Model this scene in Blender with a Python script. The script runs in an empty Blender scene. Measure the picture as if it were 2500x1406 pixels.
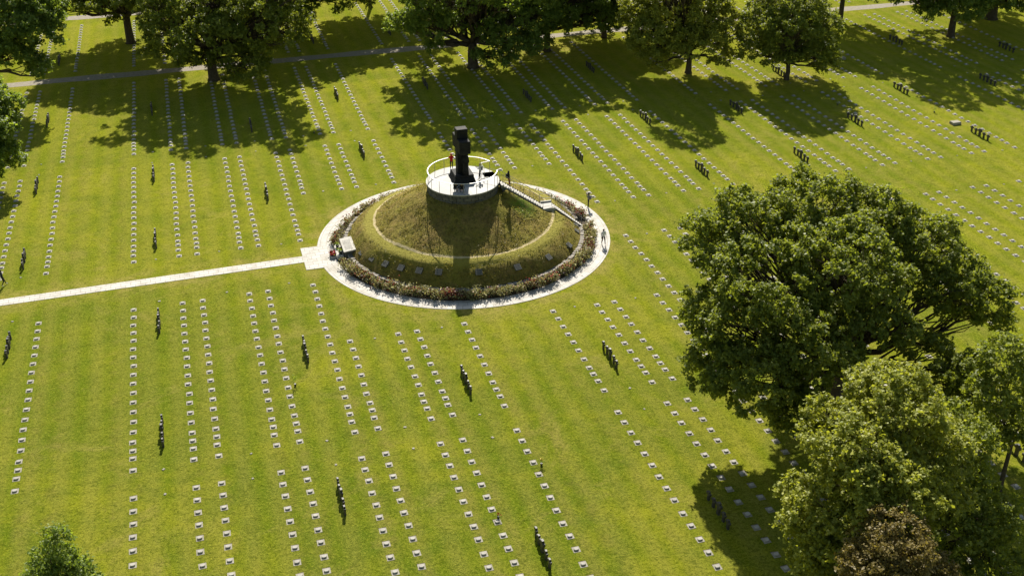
import bpy, bmesh, math, random
import numpy as np
from mathutils import Vector, Matrix
PI = math.pi
sc = bpy.context.scene
COL = sc.collection
random.seed(7)
R_ = math.radians

# ------------------------------------------------------------------ camera
F_PX, PIT, ROL, YAW = 2750.87, 0.50998, -0.00526, 0.28186
CAM = Vector((-24.702, -102.338, 52.701))
cp, sp = math.cos(PIT), math.sin(PIT)
FW = Vector((math.sin(YAW)*cp, math.cos(YAW)*cp, -sp))
RT0 = Vector((math.cos(YAW), -math.sin(YAW), 0)); UP0 = RT0.cross(FW)
RT = RT0*math.cos(ROL)+UP0*math.sin(ROL); UP = -RT0*math.sin(ROL)+UP0*math.cos(ROL)
cd = bpy.data.cameras.new("camera"); cam = bpy.data.objects.new("camera", cd); COL.objects.link(cam)
cd.sensor_width = 36; cd.lens = F_PX/2500*36; cd.clip_end = 2000; cd.clip_start = 0.5
M = Matrix((RT, UP, -FW)).transposed().to_4x4(); M.translation = CAM
cam.matrix_world = M
sc.camera = cam
def px(v):                       # where a world point stands in the 2500-wide photograph (only used to decide what is in view)
    d = Vector(v)-CAM; z = d.dot(FW)
    return 1250+F_PX*d.dot(RT)/z, 703-F_PX*d.dot(UP)/z, z

# ------------------------------------------------------------------ light
SUN_EL, SUN_AZ = R_(37.0), R_(14.6)
S = Vector((math.sin(SUN_AZ)*math.cos(SUN_EL), math.cos(SUN_AZ)*math.cos(SUN_EL), math.sin(SUN_EL)))
ld = bpy.data.lights.new("sun", 'SUN'); ld.energy = 4.9; ld.angle = R_(0.55); ld.color = (1.0, 0.945, 0.83)
lo = bpy.data.objects.new("sun", ld); COL.objects.link(lo)
lo.rotation_mode = 'QUATERNION'; lo.rotation_quaternion = (-S).to_track_quat('-Z', 'Y')
lo.location = S*200
w = bpy.data.worlds.new("World"); sc.world = w; w.use_nodes = True
nt = w.node_tree; sky = nt.nodes.new('ShaderNodeTexSky'); sky.sky_type = 'NISHITA'; sky.sun_disc = False
sky.sun_elevation = SUN_EL; sky.sun_rotation = SUN_AZ; sky.air_density = 1.0; sky.dust_density = 1.0
wm = nt.nodes.new('ShaderNodeMix'); wm.data_type = 'RGBA'; wm.blend_type = 'MULTIPLY'; wm.inputs[0].default_value = 1; wm.inputs[7].default_value = (1.0, 0.95, 0.78, 1)
nt.links.new(sky.outputs[0], wm.inputs[6]); nt.links.new(wm.outputs[2], nt.nodes['Background'].inputs[0]); nt.nodes['Background'].inputs[1].default_value = 0.07
sc.view_settings.view_transform = 'Standard'; sc.view_settings.look = 'None'
sc.view_settings.exposure = 1.0; sc.view_settings.gamma = 1
sc.render.engine = 'CYCLES'
sc.cycles.use_denoising = True
sc.cycles.max_bounces = 6; sc.cycles.transparent_max_bounces = 4; sc.cycles.diffuse_bounces = 3
sc.cycles.caustics_reflective = False; sc.cycles.caustics_refractive = False

# ------------------------------------------------------------------ materials
class NT:
    def __init__(s, name):
        s.m = bpy.data.materials.new(name); s.m.use_nodes = True; s.t = s.m.node_tree
        s.b = s.t.nodes['Principled BSDF']; s.out = s.t.nodes['Material Output']
    def n(s, typ, **k):
        nd = s.t.nodes.new(typ)
        for a, v in k.items(): setattr(nd, a, v)
        return nd
    def l(s, a, b): s.t.links.new(a, b)
    def val(s, sock, v):
        if isinstance(v, (int, float, tuple, list)): sock.default_value = v
        else: s.l(v, sock)
    def math(s, op, a, b=0.0, c=None, clamp=False):
        n = s.n('ShaderNodeMath', operation=op, use_clamp=clamp)
        s.val(n.inputs[0], a); s.val(n.inputs[1], b)
        if c is not None: s.val(n.inputs[2], c)
        return n.outputs[0]
    def noise(s, vec, scale, detail=3, rough=0.55, dist=0.0):
        n = s.n('ShaderNodeTexNoise'); s.l(vec, n.inputs['Vector'])
        n.inputs['Scale'].default_value = scale; n.inputs['Detail'].default_value = detail
        n.inputs['Roughness'].default_value = rough; n.inputs['Distortion'].default_value = dist
        return n.outputs['Fac']
    def ramp(s, f, a, b):        # linear remap a..b -> 0..1 clamped
        n = s.n('ShaderNodeMapRange'); s.val(n.inputs[0], f)
        n.inputs[1].default_value = a; n.inputs[2].default_value = b
        return n.outputs[0]
    def mix(s, f, a, b, blend='MIX'):
        n = s.n('ShaderNodeMix', data_type='RGBA', blend_type=blend)
        s.val(n.inputs[0], f)
        s.val(n.inputs[6], a if not isinstance(a, tuple) else (*a, 1)); s.val(n.inputs[7], b if not isinstance(b, tuple) else (*b, 1))
        return n.outputs[2]
    def pos(s):
        return s.n('ShaderNodeNewGeometry').outputs['Position']
    def obj(s): return s.n('ShaderNodeTexCoord').outputs['Object']
    def bump(s, h, dist, strength=1.0):
        n = s.n('ShaderNodeBump'); n.inputs['Strength'].default_value = strength; n.inputs['Distance'].default_value = dist
        s.l(h, n.inputs['Height']); s.l(n.outputs[0], s.b.inputs['Normal'])
    def fin(s, col, rough=0.9, spec=0.3):
        s.val(s.b.inputs['Base Color'], col if not isinstance(col, tuple) else (*col, 1))
        s.val(s.b.inputs['Roughness'], rough); s.b.inputs['Specular IOR Level'].default_value = spec
        return s.m
def simple(name, c1, c2, scale=3.0, rough=0.85, bump=0.0, spec=0.3):
    t = NT(name); p = t.pos(); n = t.noise(p, scale, 4, 0.6)
    if bump: t.bump(t.noise(p, scale*4, 3), bump)
    return t.fin(t.mix(t.ramp(n, 0.3, 0.7), c1, c2), rough, spec)

CX, CY = -0.22, 0.0              # centre of the burial mound
def lawn_material():
    t = NT('lawn grass'); p = t.pos()
    green, yel, straw, deep = (0.056, 0.108, 0.004), (0.200, 0.212, 0.010), (0.29, 0.225, 0.075), (0.026, 0.045, 0.003)
    a = t.ramp(t.noise(p, 0.045, 5, 0.66, 0.9), 0.43, 0.56)
    b = t.ramp(t.noise(p, 0.30, 5, 0.68, 0.5), 0.37, 0.62)
    f = t.math('ADD', t.math('MULTIPLY', a, 0.55), t.math('MULTIPLY', b, 0.45))
    col = t.mix(f, green, yel)
    c3 = t.ramp(t.noise(p, 0.11, 5, 0.7, 1.2), 0.50, 0.62)
    col = t.mix(t.math('MULTIPLY', c3, 0.7), col, (0.062, 0.112, 0.004))
    # worn, dry patches
    d = t.ramp(t.noise(p, 0.16, 6, 0.74, 1.0), 0.55, 0.70)
    d = t.math('MULTIPLY', d, 0.5)
    col = t.mix(d, col, straw)
    # mown stripes along the rows
    sx = t.n('ShaderNodeSeparateXYZ'); t.l(p, sx.inputs[0])
    X, Y = sx.outputs[0], sx.outputs[1]
    u = t.math('SUBTRACT', t.math('SUBTRACT', X, 6.1), t.math('MULTIPLY', t.math('GREATER_THAN', X, 36.0), 0.75))
    def mod_(x): return t.math('FLOORED_MODULO', x, 12.3)
    d1 = t.math('ABSOLUTE', t.math('SUBTRACT', t.math('ABSOLUTE', t.math('SUBTRACT', mod_(t.math('ADD', u, 6.15)), 6.15)), 2.2))
    d2 = t.math('ABSOLUTE', t.math('SUBTRACT', t.math('ABSOLUTE', t.math('SUBTRACT', mod_(u), 6.15)), 2.17))
    rw = t.math('MULTIPLY', t.ramp(t.math('MINIMUM', d1, d2), 0.75, 0.15), t.ramp(t.noise(p, 0.6, 3), 0.40, 0.62))
    col = t.mix(t.math('MULTIPLY', rw, 0.38), col, (0.15, 0.115, 0.04))
    st = t.math('SINE', t.math('MULTIPLY', X, 2.9)); st = t.math('MULTIPLY', st, t.noise(p, 0.2, 2))
    col = t.mix(t.ramp(st, -0.7, 0.9), col, t.mix(0.38, col, straw))
    # wear beside the ring path and the slab path
    rx = t.math('SUBTRACT', X, CX); r2 = t.math('SQRT', t.math('ADD', t.math('MULTIPLY', rx, rx), t.math('MULTIPLY', Y, Y)))
    near = t.ramp(t.math('SUBTRACT', r2, 15.0), 3.0, 0.2)
    near = t.math('MULTIPLY', near, t.ramp(t.noise(p, 0.35, 5, 0.75), 0.44, 0.58))
    pd = t.math('ABSOLUTE', t.math('SUBTRACT', Y, t.math('ADD', t.math('MULTIPLY', X, 0.022), 0.25)))
    np_ = t.math('MULTIPLY', t.ramp(pd, 3.2, 0.9), t.ramp(X, -15.5, -17.5))
    np_ = t.math('MULTIPLY', np_, t.ramp(t.noise(p, 0.4, 5, 0.75), 0.44, 0.60))
    gp = t.ramp(t.math('ABSOLUTE', t.math('SUBTRACT', Y, 65.3)), 2.4, 1.1)
    gp = t.math('MULTIPLY', gp, t.ramp(t.noise(p, 0.6, 4, 0.7), 0.40, 0.7))
    wear = t.math('MAXIMUM', t.math('MAXIMUM', near, np_), gp)
    for (x, y, r) in ((57.5, 35.5, 5.0), (27.5, 59, 9.0), (44, 42, 2.6), (14.7, 54, 2.6), (68.5, 13.2, 1.9), (-22.3, 59.5, 3.0), (91, 46, 3)):
        v = t.n('ShaderNodeVectorMath', operation='DISTANCE'); t.l(p, v.inputs[0]); v.inputs[1].default_value = (x, y, 0)
        k = t.math('MULTIPLY', t.ramp(v.outputs['Value'], r, r*0.35), t.ramp(t.noise(p, 0.7, 4, 0.7), 0.35, 0.6))
        wear = t.math('MAXIMUM', wear, k)
    col = t.mix(t.math('MULTIPLY', wear, 0.85), col, straw)
    # tufts and blades
    g1 = t.noise(p, 1.3, 6, 0.78, 0.4); g2 = t.noise(p, 4.5, 5, 0.85)
    col = t.mix(t.math('MULTIPLY', t.ramp(g1, 0.50, 0.40), 0.45), col, deep)
    col = t.mix(t.math('MULTIPLY', t.ramp(g2, 0.49, 0.38), 0.80), col, deep)
    col = t.mix(t.math('MULTIPLY', t.ramp(g2, 0.53, 0.62), 0.6), col, (0.27, 0.27, 0.034))
    g3 = t.noise(p, 13.0, 3, 0.8)
    col = t.mix(t.math('MULTIPLY', t.ramp(g3, 0.48, 0.36), 0.7), col, deep)
    col = t.mix(t.math('MULTIPLY', t.ramp(g3, 0.54, 0.66), 0.5), col, (0.28, 0.285, 0.040))
    h = t.math('ADD', t.math('MULTIPLY', g1, 0.5), g2)
    t.bump(h, 0.12, 0.9)
    t.b.inputs['Sheen Weight'].default_value = 0.30; t.b.inputs['Sheen Roughness'].default_value = 0.45; t.b.inputs['Sheen Tint'].default_value = (0.95, 0.92, 0.08, 1)
    return t.fin(col, 0.95, 0.0)
M_LAWN = lawn_material()

def mound_material():
    t = NT('mound grass'); p = t.pos()
    a = t.ramp(t.noise(p, 0.35, 5, 0.7, 0.5), 0.36, 0.66)
    col = t.mix(a, (0.23, 0.205, 0.030), (0.25, 0.175, 0.055))
    g = t.noise(p, 2.6, 6, 0.8, 0.3)
    col = t.mix(t.math('MULTIPLY', t.ramp(g, 0.52, 0.36), 0.8), col, (0.075, 0.070, 0.012))
    v = t.n('ShaderNodeVectorMath', operation='DISTANCE'); t.l(p, v.inputs[0]); v.inputs[1].default_value = (5.3, -3.2, 4.2)
    k = t.math('MULTIPLY', t.ramp(v.outputs['Value'], 1.9, 0.7), t.ramp(g, 0.40, 0.52))
    col = t.mix(k, col, (0.12, 0.19, 0.015))
    # trodden path line; sunlit brightness of the terrace band painted into its colour
    sx = t.n('ShaderNodeSeparateXYZ'); t.l(p, sx.inputs[0])
    rx = t.math('SUBTRACT', sx.outputs[0], CX)
    r = t.math('SQRT', t.math('ADD', t.math('MULTIPLY', rx, rx), t.math('MULTIPLY', sx.outputs[1], sx.outputs[1])))
    r = t.math('ADD', r, t.math('MULTIPLY', t.math('SUBTRACT', t.noise(p, 1.2, 3), 0.5), 0.35))
    gr = t.math('MULTIPLY', t.ramp(r, 9.15, 9.3), t.ramp(r, 10.7, 10.1))
    col = t.mix(t.math('MULTIPLY', gr, 0.95), col, (0.28, 0.25, 0.045))
    ln = t.math('MULTIPLY', t.ramp(r, 9.02, 9.10), t.ramp(r, 9.34, 9.26))
    col = t.mix(ln, col, (0.56, 0.46, 0.25))
    t.bump(g, 0.35, 0.9)
    return t.fin(col, 0.9, 0.1)
M_MOUND = mound_material()

def paving(name, polar):
    t = NT(name); p = t.pos(); sx = t.n('ShaderNodeSeparateXYZ'); t.l(p, sx.inputs[0])
    cb = t.n('ShaderNodeCombineXYZ')
    if polar:
        rx = t.math('SUBTRACT', sx.outputs[0], CX)
        ang = t.math('ARCTAN2', sx.outputs[1], rx)
        r = t.math('SQRT', t.math('ADD', t.math('MULTIPLY', rx, rx), t.math('MULTIPLY', sx.outputs[1], sx.outputs[1])))
        t.l(t.math('MULTIPLY', ang, 14.1), cb.inputs[0]); t.l(r, cb.inputs[1])
    else:
        t.l(sx.outputs[0], cb.inputs[0]); t.l(t.math('SUBTRACT', sx.outputs[1], t.math('MULTIPLY', sx.outputs[0], 0.022)), cb.inputs[1])
    br = t.n('ShaderNodeTexBrick'); t.l(cb.outputs[0], br.inputs['Vector'])
    br.inputs['Color1'].default_value = (0.50, 0.475, 0.44, 1); br.inputs['Color2'].default_value = (0.43, 0.405, 0.37, 1)
    br.inputs['Mortar'].default_value = (0.20, 0.185, 0.15, 1); br.inputs['Scale'].default_value = 1.0
    br.inputs['Mortar Size'].default_value = 0.024; br.inputs['Mortar Smooth'].default_value = 0.3
    br.inputs['Brick Width'].default_value = 0.92; br.inputs['Row Height'].default_value = 0.62; br.offset = 0.5
    n = t.noise(p, 0.8, 5, 0.7)
    col = t.mix(t.math('MULTIPLY', t.ramp(n, 0.46, 0.66), 0.6), br.outputs['Color'], (0.25, 0.225, 0.17))
    return t.fin(col, 0.8, 0.3)
M_RING = paving('ring paving stone', True); M_SLAB = paving('path paving stone', False)
M_GRAVEL = simple('gravel', (0.29, 0.26, 0.21), (0.20, 0.175, 0.14), 2.5, 0.95, 0.02, 0.1)
M_WHITE = simple('pale grave stone', (0.30, 0.28, 0.235), (0.20, 0.185, 0.135), 1.3, 0.8)
M_NAME = simple('name stone', (0.43, 0.405, 0.365), (0.30, 0.28, 0.245), 1.9, 0.7)
M_SOIL = simple('bare soil', (0.045, 0.035, 0.022), (0.08, 0.06, 0.035), 6, 0.95)  # real bed soil; also the dark of the slabs' painted turf shadow
M_BASALT = simple('dark basalt', (0.020, 0.019, 0.017), (0.055, 0.052, 0.046), 5, 0.55, 0.01, 0.5)
M_MONU = simple('black basalt lava', (0.006, 0.006, 0.006), (0.018, 0.018, 0.017), 1.6, 0.75, 0.06, 0.22)
M_DRUM = simple('weathered wall stone', (0.060, 0.060, 0.055), (0.13, 0.125, 0.11), 1.6, 0.9, 0.06)
M_RWALL = simple('retaining wall stone', (0.16, 0.14, 0.12), (0.36, 0.33, 0.28), 2.6, 0.9, 0.08)
M_DECK = simple('deck stone', (0.42, 0.40, 0.37), (0.30, 0.285, 0.26), 1.1, 0.75)
M_RAIL = simple('white painted rail', (0.52, 0.51, 0.48), (0.44, 0.43, 0.41), 2, 0.4, 0, 0.5)
M_POST = simple('grey steel', (0.20, 0.20, 0.19), (0.30, 0.30, 0.28), 2, 0.4, 0, 0.5)
M_TAB = simple('grey tablet stone', (0.075, 0.075, 0.068), (0.115, 0.115, 0.10), 4, 0.8)
M_DARKTXT = simple('engraved letters', (0.03, 0.03, 0.03), (0.06, 0.06, 0.055), 4, 0.8)
M_BARK = simple('oak bark', (0.050, 0.040, 0.028), (0.11, 0.088, 0.062), 4, 0.95, 0.05, 0.1)
M_BARKP = simple('pale dry bark', (0.28, 0.25, 0.20), (0.16, 0.14, 0.10), 4, 0.9, 0.03, 0.1)

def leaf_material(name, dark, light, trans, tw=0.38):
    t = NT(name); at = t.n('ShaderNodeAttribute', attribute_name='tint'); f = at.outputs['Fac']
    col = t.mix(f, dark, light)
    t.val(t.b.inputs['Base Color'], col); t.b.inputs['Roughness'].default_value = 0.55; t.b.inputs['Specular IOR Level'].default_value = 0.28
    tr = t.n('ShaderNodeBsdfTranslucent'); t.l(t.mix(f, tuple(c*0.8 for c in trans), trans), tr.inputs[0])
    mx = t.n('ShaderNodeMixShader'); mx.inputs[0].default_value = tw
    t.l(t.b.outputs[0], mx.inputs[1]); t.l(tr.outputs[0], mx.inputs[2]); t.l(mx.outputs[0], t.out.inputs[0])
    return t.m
L_OAK = leaf_material('oak leaves', (0.084, 0.122, 0.011), (0.262, 0.290, 0.054), (0.35, 0.40, 0.024), 0.45)
L_DARK = leaf_material('dark oak leaves', (0.076, 0.125, 0.018), (0.235, 0.300, 0.070), (0.33, 0.43, 0.028), 0.47)
L_LIGHT = leaf_material('bright green leaves', (0.145, 0.180, 0.018), (0.390, 0.395, 0.072), (0.46, 0.48, 0.032), 0.45)
L_COPPER = leaf_material('copper leaves', (0.115, 0.090, 0.022), (0.29, 0.225, 0.070), (0.27, 0.21, 0.035), 0.38)
L_ROSE = leaf_material('rose leaves', (0.12, 0.12, 0.040), (0.44, 0.41, 0.20), (0.34, 0.31, 0.10), 0.40)
L_ROSED = leaf_material('red brown rose leaves', (0.08, 0.022, 0.016), (0.26, 0.09, 0.06), (0.22, 0.05, 0.03), 0.35)
L_TUFT = leaf_material('long mound grass', (0.10, 0.095, 0.018), (0.36, 0.30, 0.075), (0.30, 0.26, 0.04), 0.42)
M_RED = simple('red petals', (0.42, 0.006, 0.015), (0.28, 0.004, 0.010), 8, 0.6)
M_PINK = simple('pale pink petals', (0.55, 0.40, 0.34), (0.48, 0.26, 0.24), 8, 0.6)
M_YEL = simple('yellow petals', (0.60, 0.45, 0.03), (0.5, 0.3, 0.02), 8, 0.6)

# ------------------------------------------------------------------ helpers
def mesh_obj(name, verts, faces, mats, parent=None, smooth=False, midx=None, loc=None):
    me = bpy.data.meshes.new(name)
    me.from_pydata([tuple(v) for v in verts], [], faces)
    for m in (mats if isinstance(mats, (list, tuple)) else [mats]): me.materials.append(m)
    if midx is not None: me.polygons.foreach_set('material_index', midx)
    if smooth: me.polygons.foreach_set('use_smooth', [True]*len(me.polygons))
    me.update()
    o = bpy.data.objects.new(name, me); COL.objects.link(o)
    if loc: o.location = loc
    if parent: o.parent = parent
    return o
def tag(o, label=None, cat=None, group=None, kind=None):
    if label: o['label'] = label
    if cat: o['category'] = cat
    if group: o['group'] = group
    if kind: o['kind'] = kind
    return o
def empty(name, loc=(0, 0, 0), rz=0.0):
    o = bpy.data.objects.new(name, None); COL.objects.link(o); o.location = loc; o.rotation_euler = (0, 0, rz); o.empty_display_size = 0.3
    return o
class MB:
    def __init__(s): s.v = []; s.f = []; s.mi = []
    def add(s, v, f, m=0):
        b = len(s.v); s.v += [tuple(q) for q in v]; s.f += [tuple(i+b for i in q) for q in f]; s.mi += [m]*len(f)
    def box(s, x0, x1, y0, y1, z0, z1, m=0, tx=0.0, ty=0.0):      # tx, ty: inward taper of the top
        v = [(x0, y0, z0), (x1, y0, z0), (x1, y1, z0), (x0, y1, z0), (x0+tx, y0+ty, z1), (x1-tx, y0+ty, z1), (x1-tx, y1-ty, z1), (x0+tx, y1-ty, z1)]
        s.add(v, [(0, 3, 2, 1), (4, 5, 6, 7), (0, 1, 5, 4), (1, 2, 6, 5), (2, 3, 7, 6), (3, 0, 4, 7)], m)
    def tube(s, pts, rad, n=6, m=0):
        pts = [Vector(p) for p in pts]; vs = []; fs = []
        for i, p in enumerate(pts):
            d = (pts[min(i+1, len(pts)-1)]-pts[max(i-1, 0)]).normalized()
            a = d.orthogonal().normalized() if abs(d.z) > 0.9 else d.cross(Vector((0, 0, 1))).normalized()
            b = d.cross(a); r = rad[i] if isinstance(rad, (list, tuple)) else rad
            vs += [p+a*math.cos(2*PI*k/n)*r+b*math.sin(2*PI*k/n)*r for k in range(n)]
        for i in range(len(pts)-1):
            for k in range(n):
                fs.append((i*n+k, i*n+(k+1) % n, (i+1)*n+(k+1) % n, (i+1)*n+k))
        fs.append(tuple(range(n))[::-1]); fs.append(tuple((len(pts)-1)*n+k for k in range(n)))
        s.add(vs, fs, m)
    def loft(s, secs, n=12, m=0):                                  # secs: (cx, cy, z, rx, ry)
        vs = []; fs = []
        for (x, y, z, rx, ry) in secs:
            vs += [(x+rx*math.cos(2*PI*k/n), y+ry*math.sin(2*PI*k/n), z) for k in range(n)]
        for i in range(len(secs)-1):
            for k in range(n): fs.append((i*n+k, i*n+(k+1) % n, (i+1)*n+(k+1) % n, (i+1)*n+k))
        fs.append(tuple(range(n))[::-1]); fs.append(tuple((len(secs)-1)*n+k for k in range(n)))
        s.add(vs, fs, m)
    def build(s, name, mats, parent=None, smooth=False, loc=None, bevel=0.0):
        o = mesh_obj(name, s.v, s.f, mats, parent, smooth, s.mi, loc)
        if bevel:
            bm = bmesh.new(); bm.from_mesh(o.data)
            bmesh.ops.bevel(bm, geom=list(bm.edges), offset=bevel, segments=1, affect='EDGES', clamp_overlap=True)
            bm.to_mesh(o.data); bm.free()
        return o
def copy_tree(o, parent=None):
    c = o.copy(); COL.objects.link(c)
    if parent: c.parent = parent
    for ch in list(o.children): copy_tree(ch, c)
    return c

# ------------------------------------------------------------------ setting
g = mesh_obj('ground', [(-400, -260, 0), (500, -260, 0), (500, 600, 0), (-400, 600, 0)], [(0, 1, 2, 3)], M_LAWN); tag(g, kind='structure')
def strip(name, pts, mat, z):    # pts: left/right pairs
    v = []; f = []
    for i, (a, b) in enumerate(pts):
        v += [(*a, z), (*b, z)]
        if i: f.append((2*i-2, 2*i, 2*i+1, 2*i-1))
    o = mesh_obj(name, v, f, mat); tag(o, kind='structure'); return o
def wob(x, s): return 0.14*math.sin(x*0.31+s)+0.08*math.sin(x*0.83+2*s)
strip('gravel_path', [((x, 66.45+wob(x, 1)), (x, 64.2+wob(x, 3))) for x in [q*2-120 for q in range(160)]], M_GRAVEL, 0.008)
strip('far_gravel_path', [((x, 100.0+wob(x, 2)), (x, 97.6+wob(x, 4))) for x in [q*2-120 for q in range(160)]], M_GRAVEL, 0.008)
mb = MB()
mb.add([(-80, -1.25-0.02*35, 0.0), (-16.9, -0.82, 0.0), (-16.9, 0.53, 0.0), (-80, 0.53-0.022*63, 0.0),
        (-80, -1.25-0.02*35, 0.03), (-16.9, -0.82, 0.03), (-16.9, 0.53, 0.03), (-80, 0.53-0.022*63, 0.03)],
       [(4, 5, 6, 7), (0, 1, 5, 4), (2, 3, 7, 6), (1, 2, 6, 5)])
o = mb.build('approach_path', M_SLAB); tag(o, kind='structure')
# ring path: annulus with a square forecourt on the west
def ringpt(r, a, z=0.0): return (CX+r*1.012*math.cos(a), CY-0.08+r*0.987*math.sin(a), z)
N = 240; v = []; f = []
for i in range(N):
    a = 2*PI*i/N; v += [ringpt(13.35, a, 0.034), ringpt(15.0, a, 0.034), ringpt(15.0, a, -0.02)]
for i in range(N):
    j = (i+1) % N; f += [(3*i, 3*i+1, 3*j+1, 3*j), (3*i+1, 3*i+2, 3*j+2, 3*j+1)]
b = len(v)
o = mesh_obj('ring_path', v, f, M_RING); tag(o, kind='structure')
mb = MB(); mb.box(-16.93, -14.4, -2.53, 2.30, -0.01, 0.040); o = mb.build('forecourt_paving', M_SLAB); tag(o, kind='structure')
mb = MB(); mb.box(-14.6, -12.2, -1.9, 2.0, 0.0, 0.046); o = mb.build('plaza_paving', M_SLAB); tag(o, kind='structure')

# mound
prof = [(0, 5.60), (3.0, 5.60), (3.75, 5.52), (4.6, 4.98), (5.6, 4.36), (6.8, 3.66), (8.0, 3.04), (8.8, 2.66), (9.12, 2.50), (9.25, 2.44), (9.7, 2.38), (10.1, 2.22), (10.6, 1.88), (11.1, 1.44), (11.55, 0.98), (11.95, 0.55), (12.1, 0.0)]
rng = np.random.default_rng(3)
def prof_z(r):
    for (a, za), (b_, zb) in zip(prof, prof[1:]):
        if r <= b_: return za+(zb-za)*(r-a)/(b_-a)
    return 0
rs = [0.01]+[0.5*k for k in range(1, 24)]+[9.0, 9.12, 9.25, 9.35, 9.9, 10.15, 10.3, 11.75, 11.95]
rs = sorted(set([round(r, 3) for r in rs if r <= 11.95])); NA = 200; v = []; f = []
def undul(r, a): return 0.07*math.sin(3*a+r)+0.05*math.sin(7*a-2*r)+0.04*math.sin(13*a+1.7*r)
for r in rs:
    for k in range(NA):
        a = 2*PI*k/NA; amp = min(1, r/3)*(0.25 if 9.0 < r < 10.2 else 1)*(0.0 if r < 3.9 or r > 11.7 else 1)
        rr = r+(0.10*math.sin(2*a+0.6)+0.06*math.sin(5*a) if 8.5 < r < 10.4 else 0)
        X_, Y_, Z_ = CX+rr*1.012*math.cos(a), CY+rr*0.99*math.sin(a), prof_z(r)+amp*undul(r, a)+amp*rng.normal(0, 0.03)
        if X_ > 3.5 and abs(Y_+1.4) < 1.9 and r < 11.7:
            sz = (6.42-(X_-3.35)*0.72 if X_ < 7.75 else (3.07 if X_ < 9.05 else 3.07-(X_-9.05)*0.88))-0.30
            k_ = min(1, max(0, (1.9-abs(Y_+1.4))/1.0)); Z_ = Z_+(max(Z_, sz)-Z_)*k_ if sz > Z_ else Z_+(sz-Z_)*min(1, max(0, (0.95-abs(Y_+1.4))/0.25))
        v.append((X_, Y_, Z_))
for i in range(len(rs)-1):
    for k in range(NA): f.append((i*NA+k, (i+1)*NA+k, (i+1)*NA+(k+1) % NA, i*NA+(k+1) % NA))
mound = mesh_obj('memorial_mound', v, f, M_MOUND, smooth=True); tag(mound, kind='structure')
# soil of the rose bed
v = []; f = []
for i in range(N):
    a = 2*PI*i/N; v += [ringpt(12.2, a, 0.05), ringpt(13.4, a, 0.05), ringpt(13.4, a, 0.0)]
for i in range(N):
    j = (i+1) % N; f += [(3*i, 3*i+1, 3*j+1, 3*j), (3*i+1, 3*i+2, 3*j+2, 3*j+1)]
o = mesh_obj('flower_bed_soil', v, f, M_SOIL); tag(o, kind='structure')

# leaf cards -------------------------------------------------------
def leaf_mesh(name, P, size, up, rng, mats, midx=None, aspect=0.62, tint=None, nrm=None):
    n = len(P)
    d = rng.normal(size=(n, 3)); d[:, 2] += up
    if nrm is not None: d += nrm
    d /= np.linalg.norm(d, axis=1, keepdims=True)
    a = np.cross(d, rng.normal(size=(n, 3))); a /= np.linalg.norm(a, axis=1, keepdims=True)
    b = np.cross(d, a)
    s = (size*rng.uniform(0.65, 1.35, n))[:, None]*0.5
    a = a*s; b = b*s*aspect; fold = d*s*0.25
    V = np.stack([P-a, P-b*1.0+fold, P+a, P+b*1.0+fold], 1).reshape(-1, 3).astype(np.float32)
    me = bpy.data.meshes.new(name)
    me.vertices.add(4*n); me.vertices.foreach_set('co', V.ravel())
    me.loops.add(4*n); me.loops.foreach_set('vertex_index', np.arange(4*n, dtype=np.int32))
    me.polygons.add(n); me.polygons.foreach_set('loop_start', np.arange(0, 4*n, 4, dtype=np.int32))
    me.polygons.foreach_set('loop_total', np.full(n, 4, dtype=np.int32))
    for m in mats: me.materials.append(m)
    if midx is not None: me.polygons.foreach_set('material_index', midx.astype(np.int32))
    at = me.attributes.new('tint', 'FLOAT', 'FACE')
    t = rng.uniform(0, 1, n) if tint is None else np.clip(tint, 0, 1)
    at.data.foreach_set('value', t.astype(np.float32))
    me.update(); me.validate()
    return me

# ------------------------------------------------------------------ long grass on the mound, roses
rg = np.random.default_rng(11)
n = 42000
a = rg.uniform(0, 2*PI, n); r = np.sqrt(rg.uniform(3.8**2, 11.8**2, n))
keep = ~((r > 8.95) & (r < 10.1) & (rg.uniform(size=n) < 0.93)); a = a[keep]; r = r[keep]
x = CX+r*1.012*np.cos(a); y = CY+r*0.99*np.sin(a)
ok = ~((x > 3.2) & (np.abs(y+1.3) < 0.95)); x = x[ok]; y = y[ok]; r = r[ok]; a = a[ok]
clump = np.sin(x*2.1+np.sin(y*1.7)*2)*np.sin(y*2.3+np.sin(x*1.3)*2)
k2 = rg.uniform(size=len(x)) < 0.45+0.5*clump; x, y, r, a = x[k2], y[k2], r[k2], a[k2]; clump = clump[k2]
z = np.interp(r, [p_[0] for p_ in prof], [p_[1] for p_ in prof])+0.06
P = np.stack([x, y, z], 1)+rg.normal(0, 0.03, (len(x), 3))
nr = np.stack([np.cos(a), np.sin(a), np.full(len(a), 0.3)], 1)*0.9
tt = 0.35+0.3*clump+rg.normal(0, 0.25, len(x))
me = leaf_mesh('mound_grass', P, 0.17, 0.5, rg, [L_TUFT], aspect=0.32, tint=tt, nrm=nr)
o = bpy.data.objects.new('mound_grass', me); COL.objects.link(o); tag(o, 'rough brownish long grass covering the slopes of the burial mound', 'grass', kind='stuff')

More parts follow.
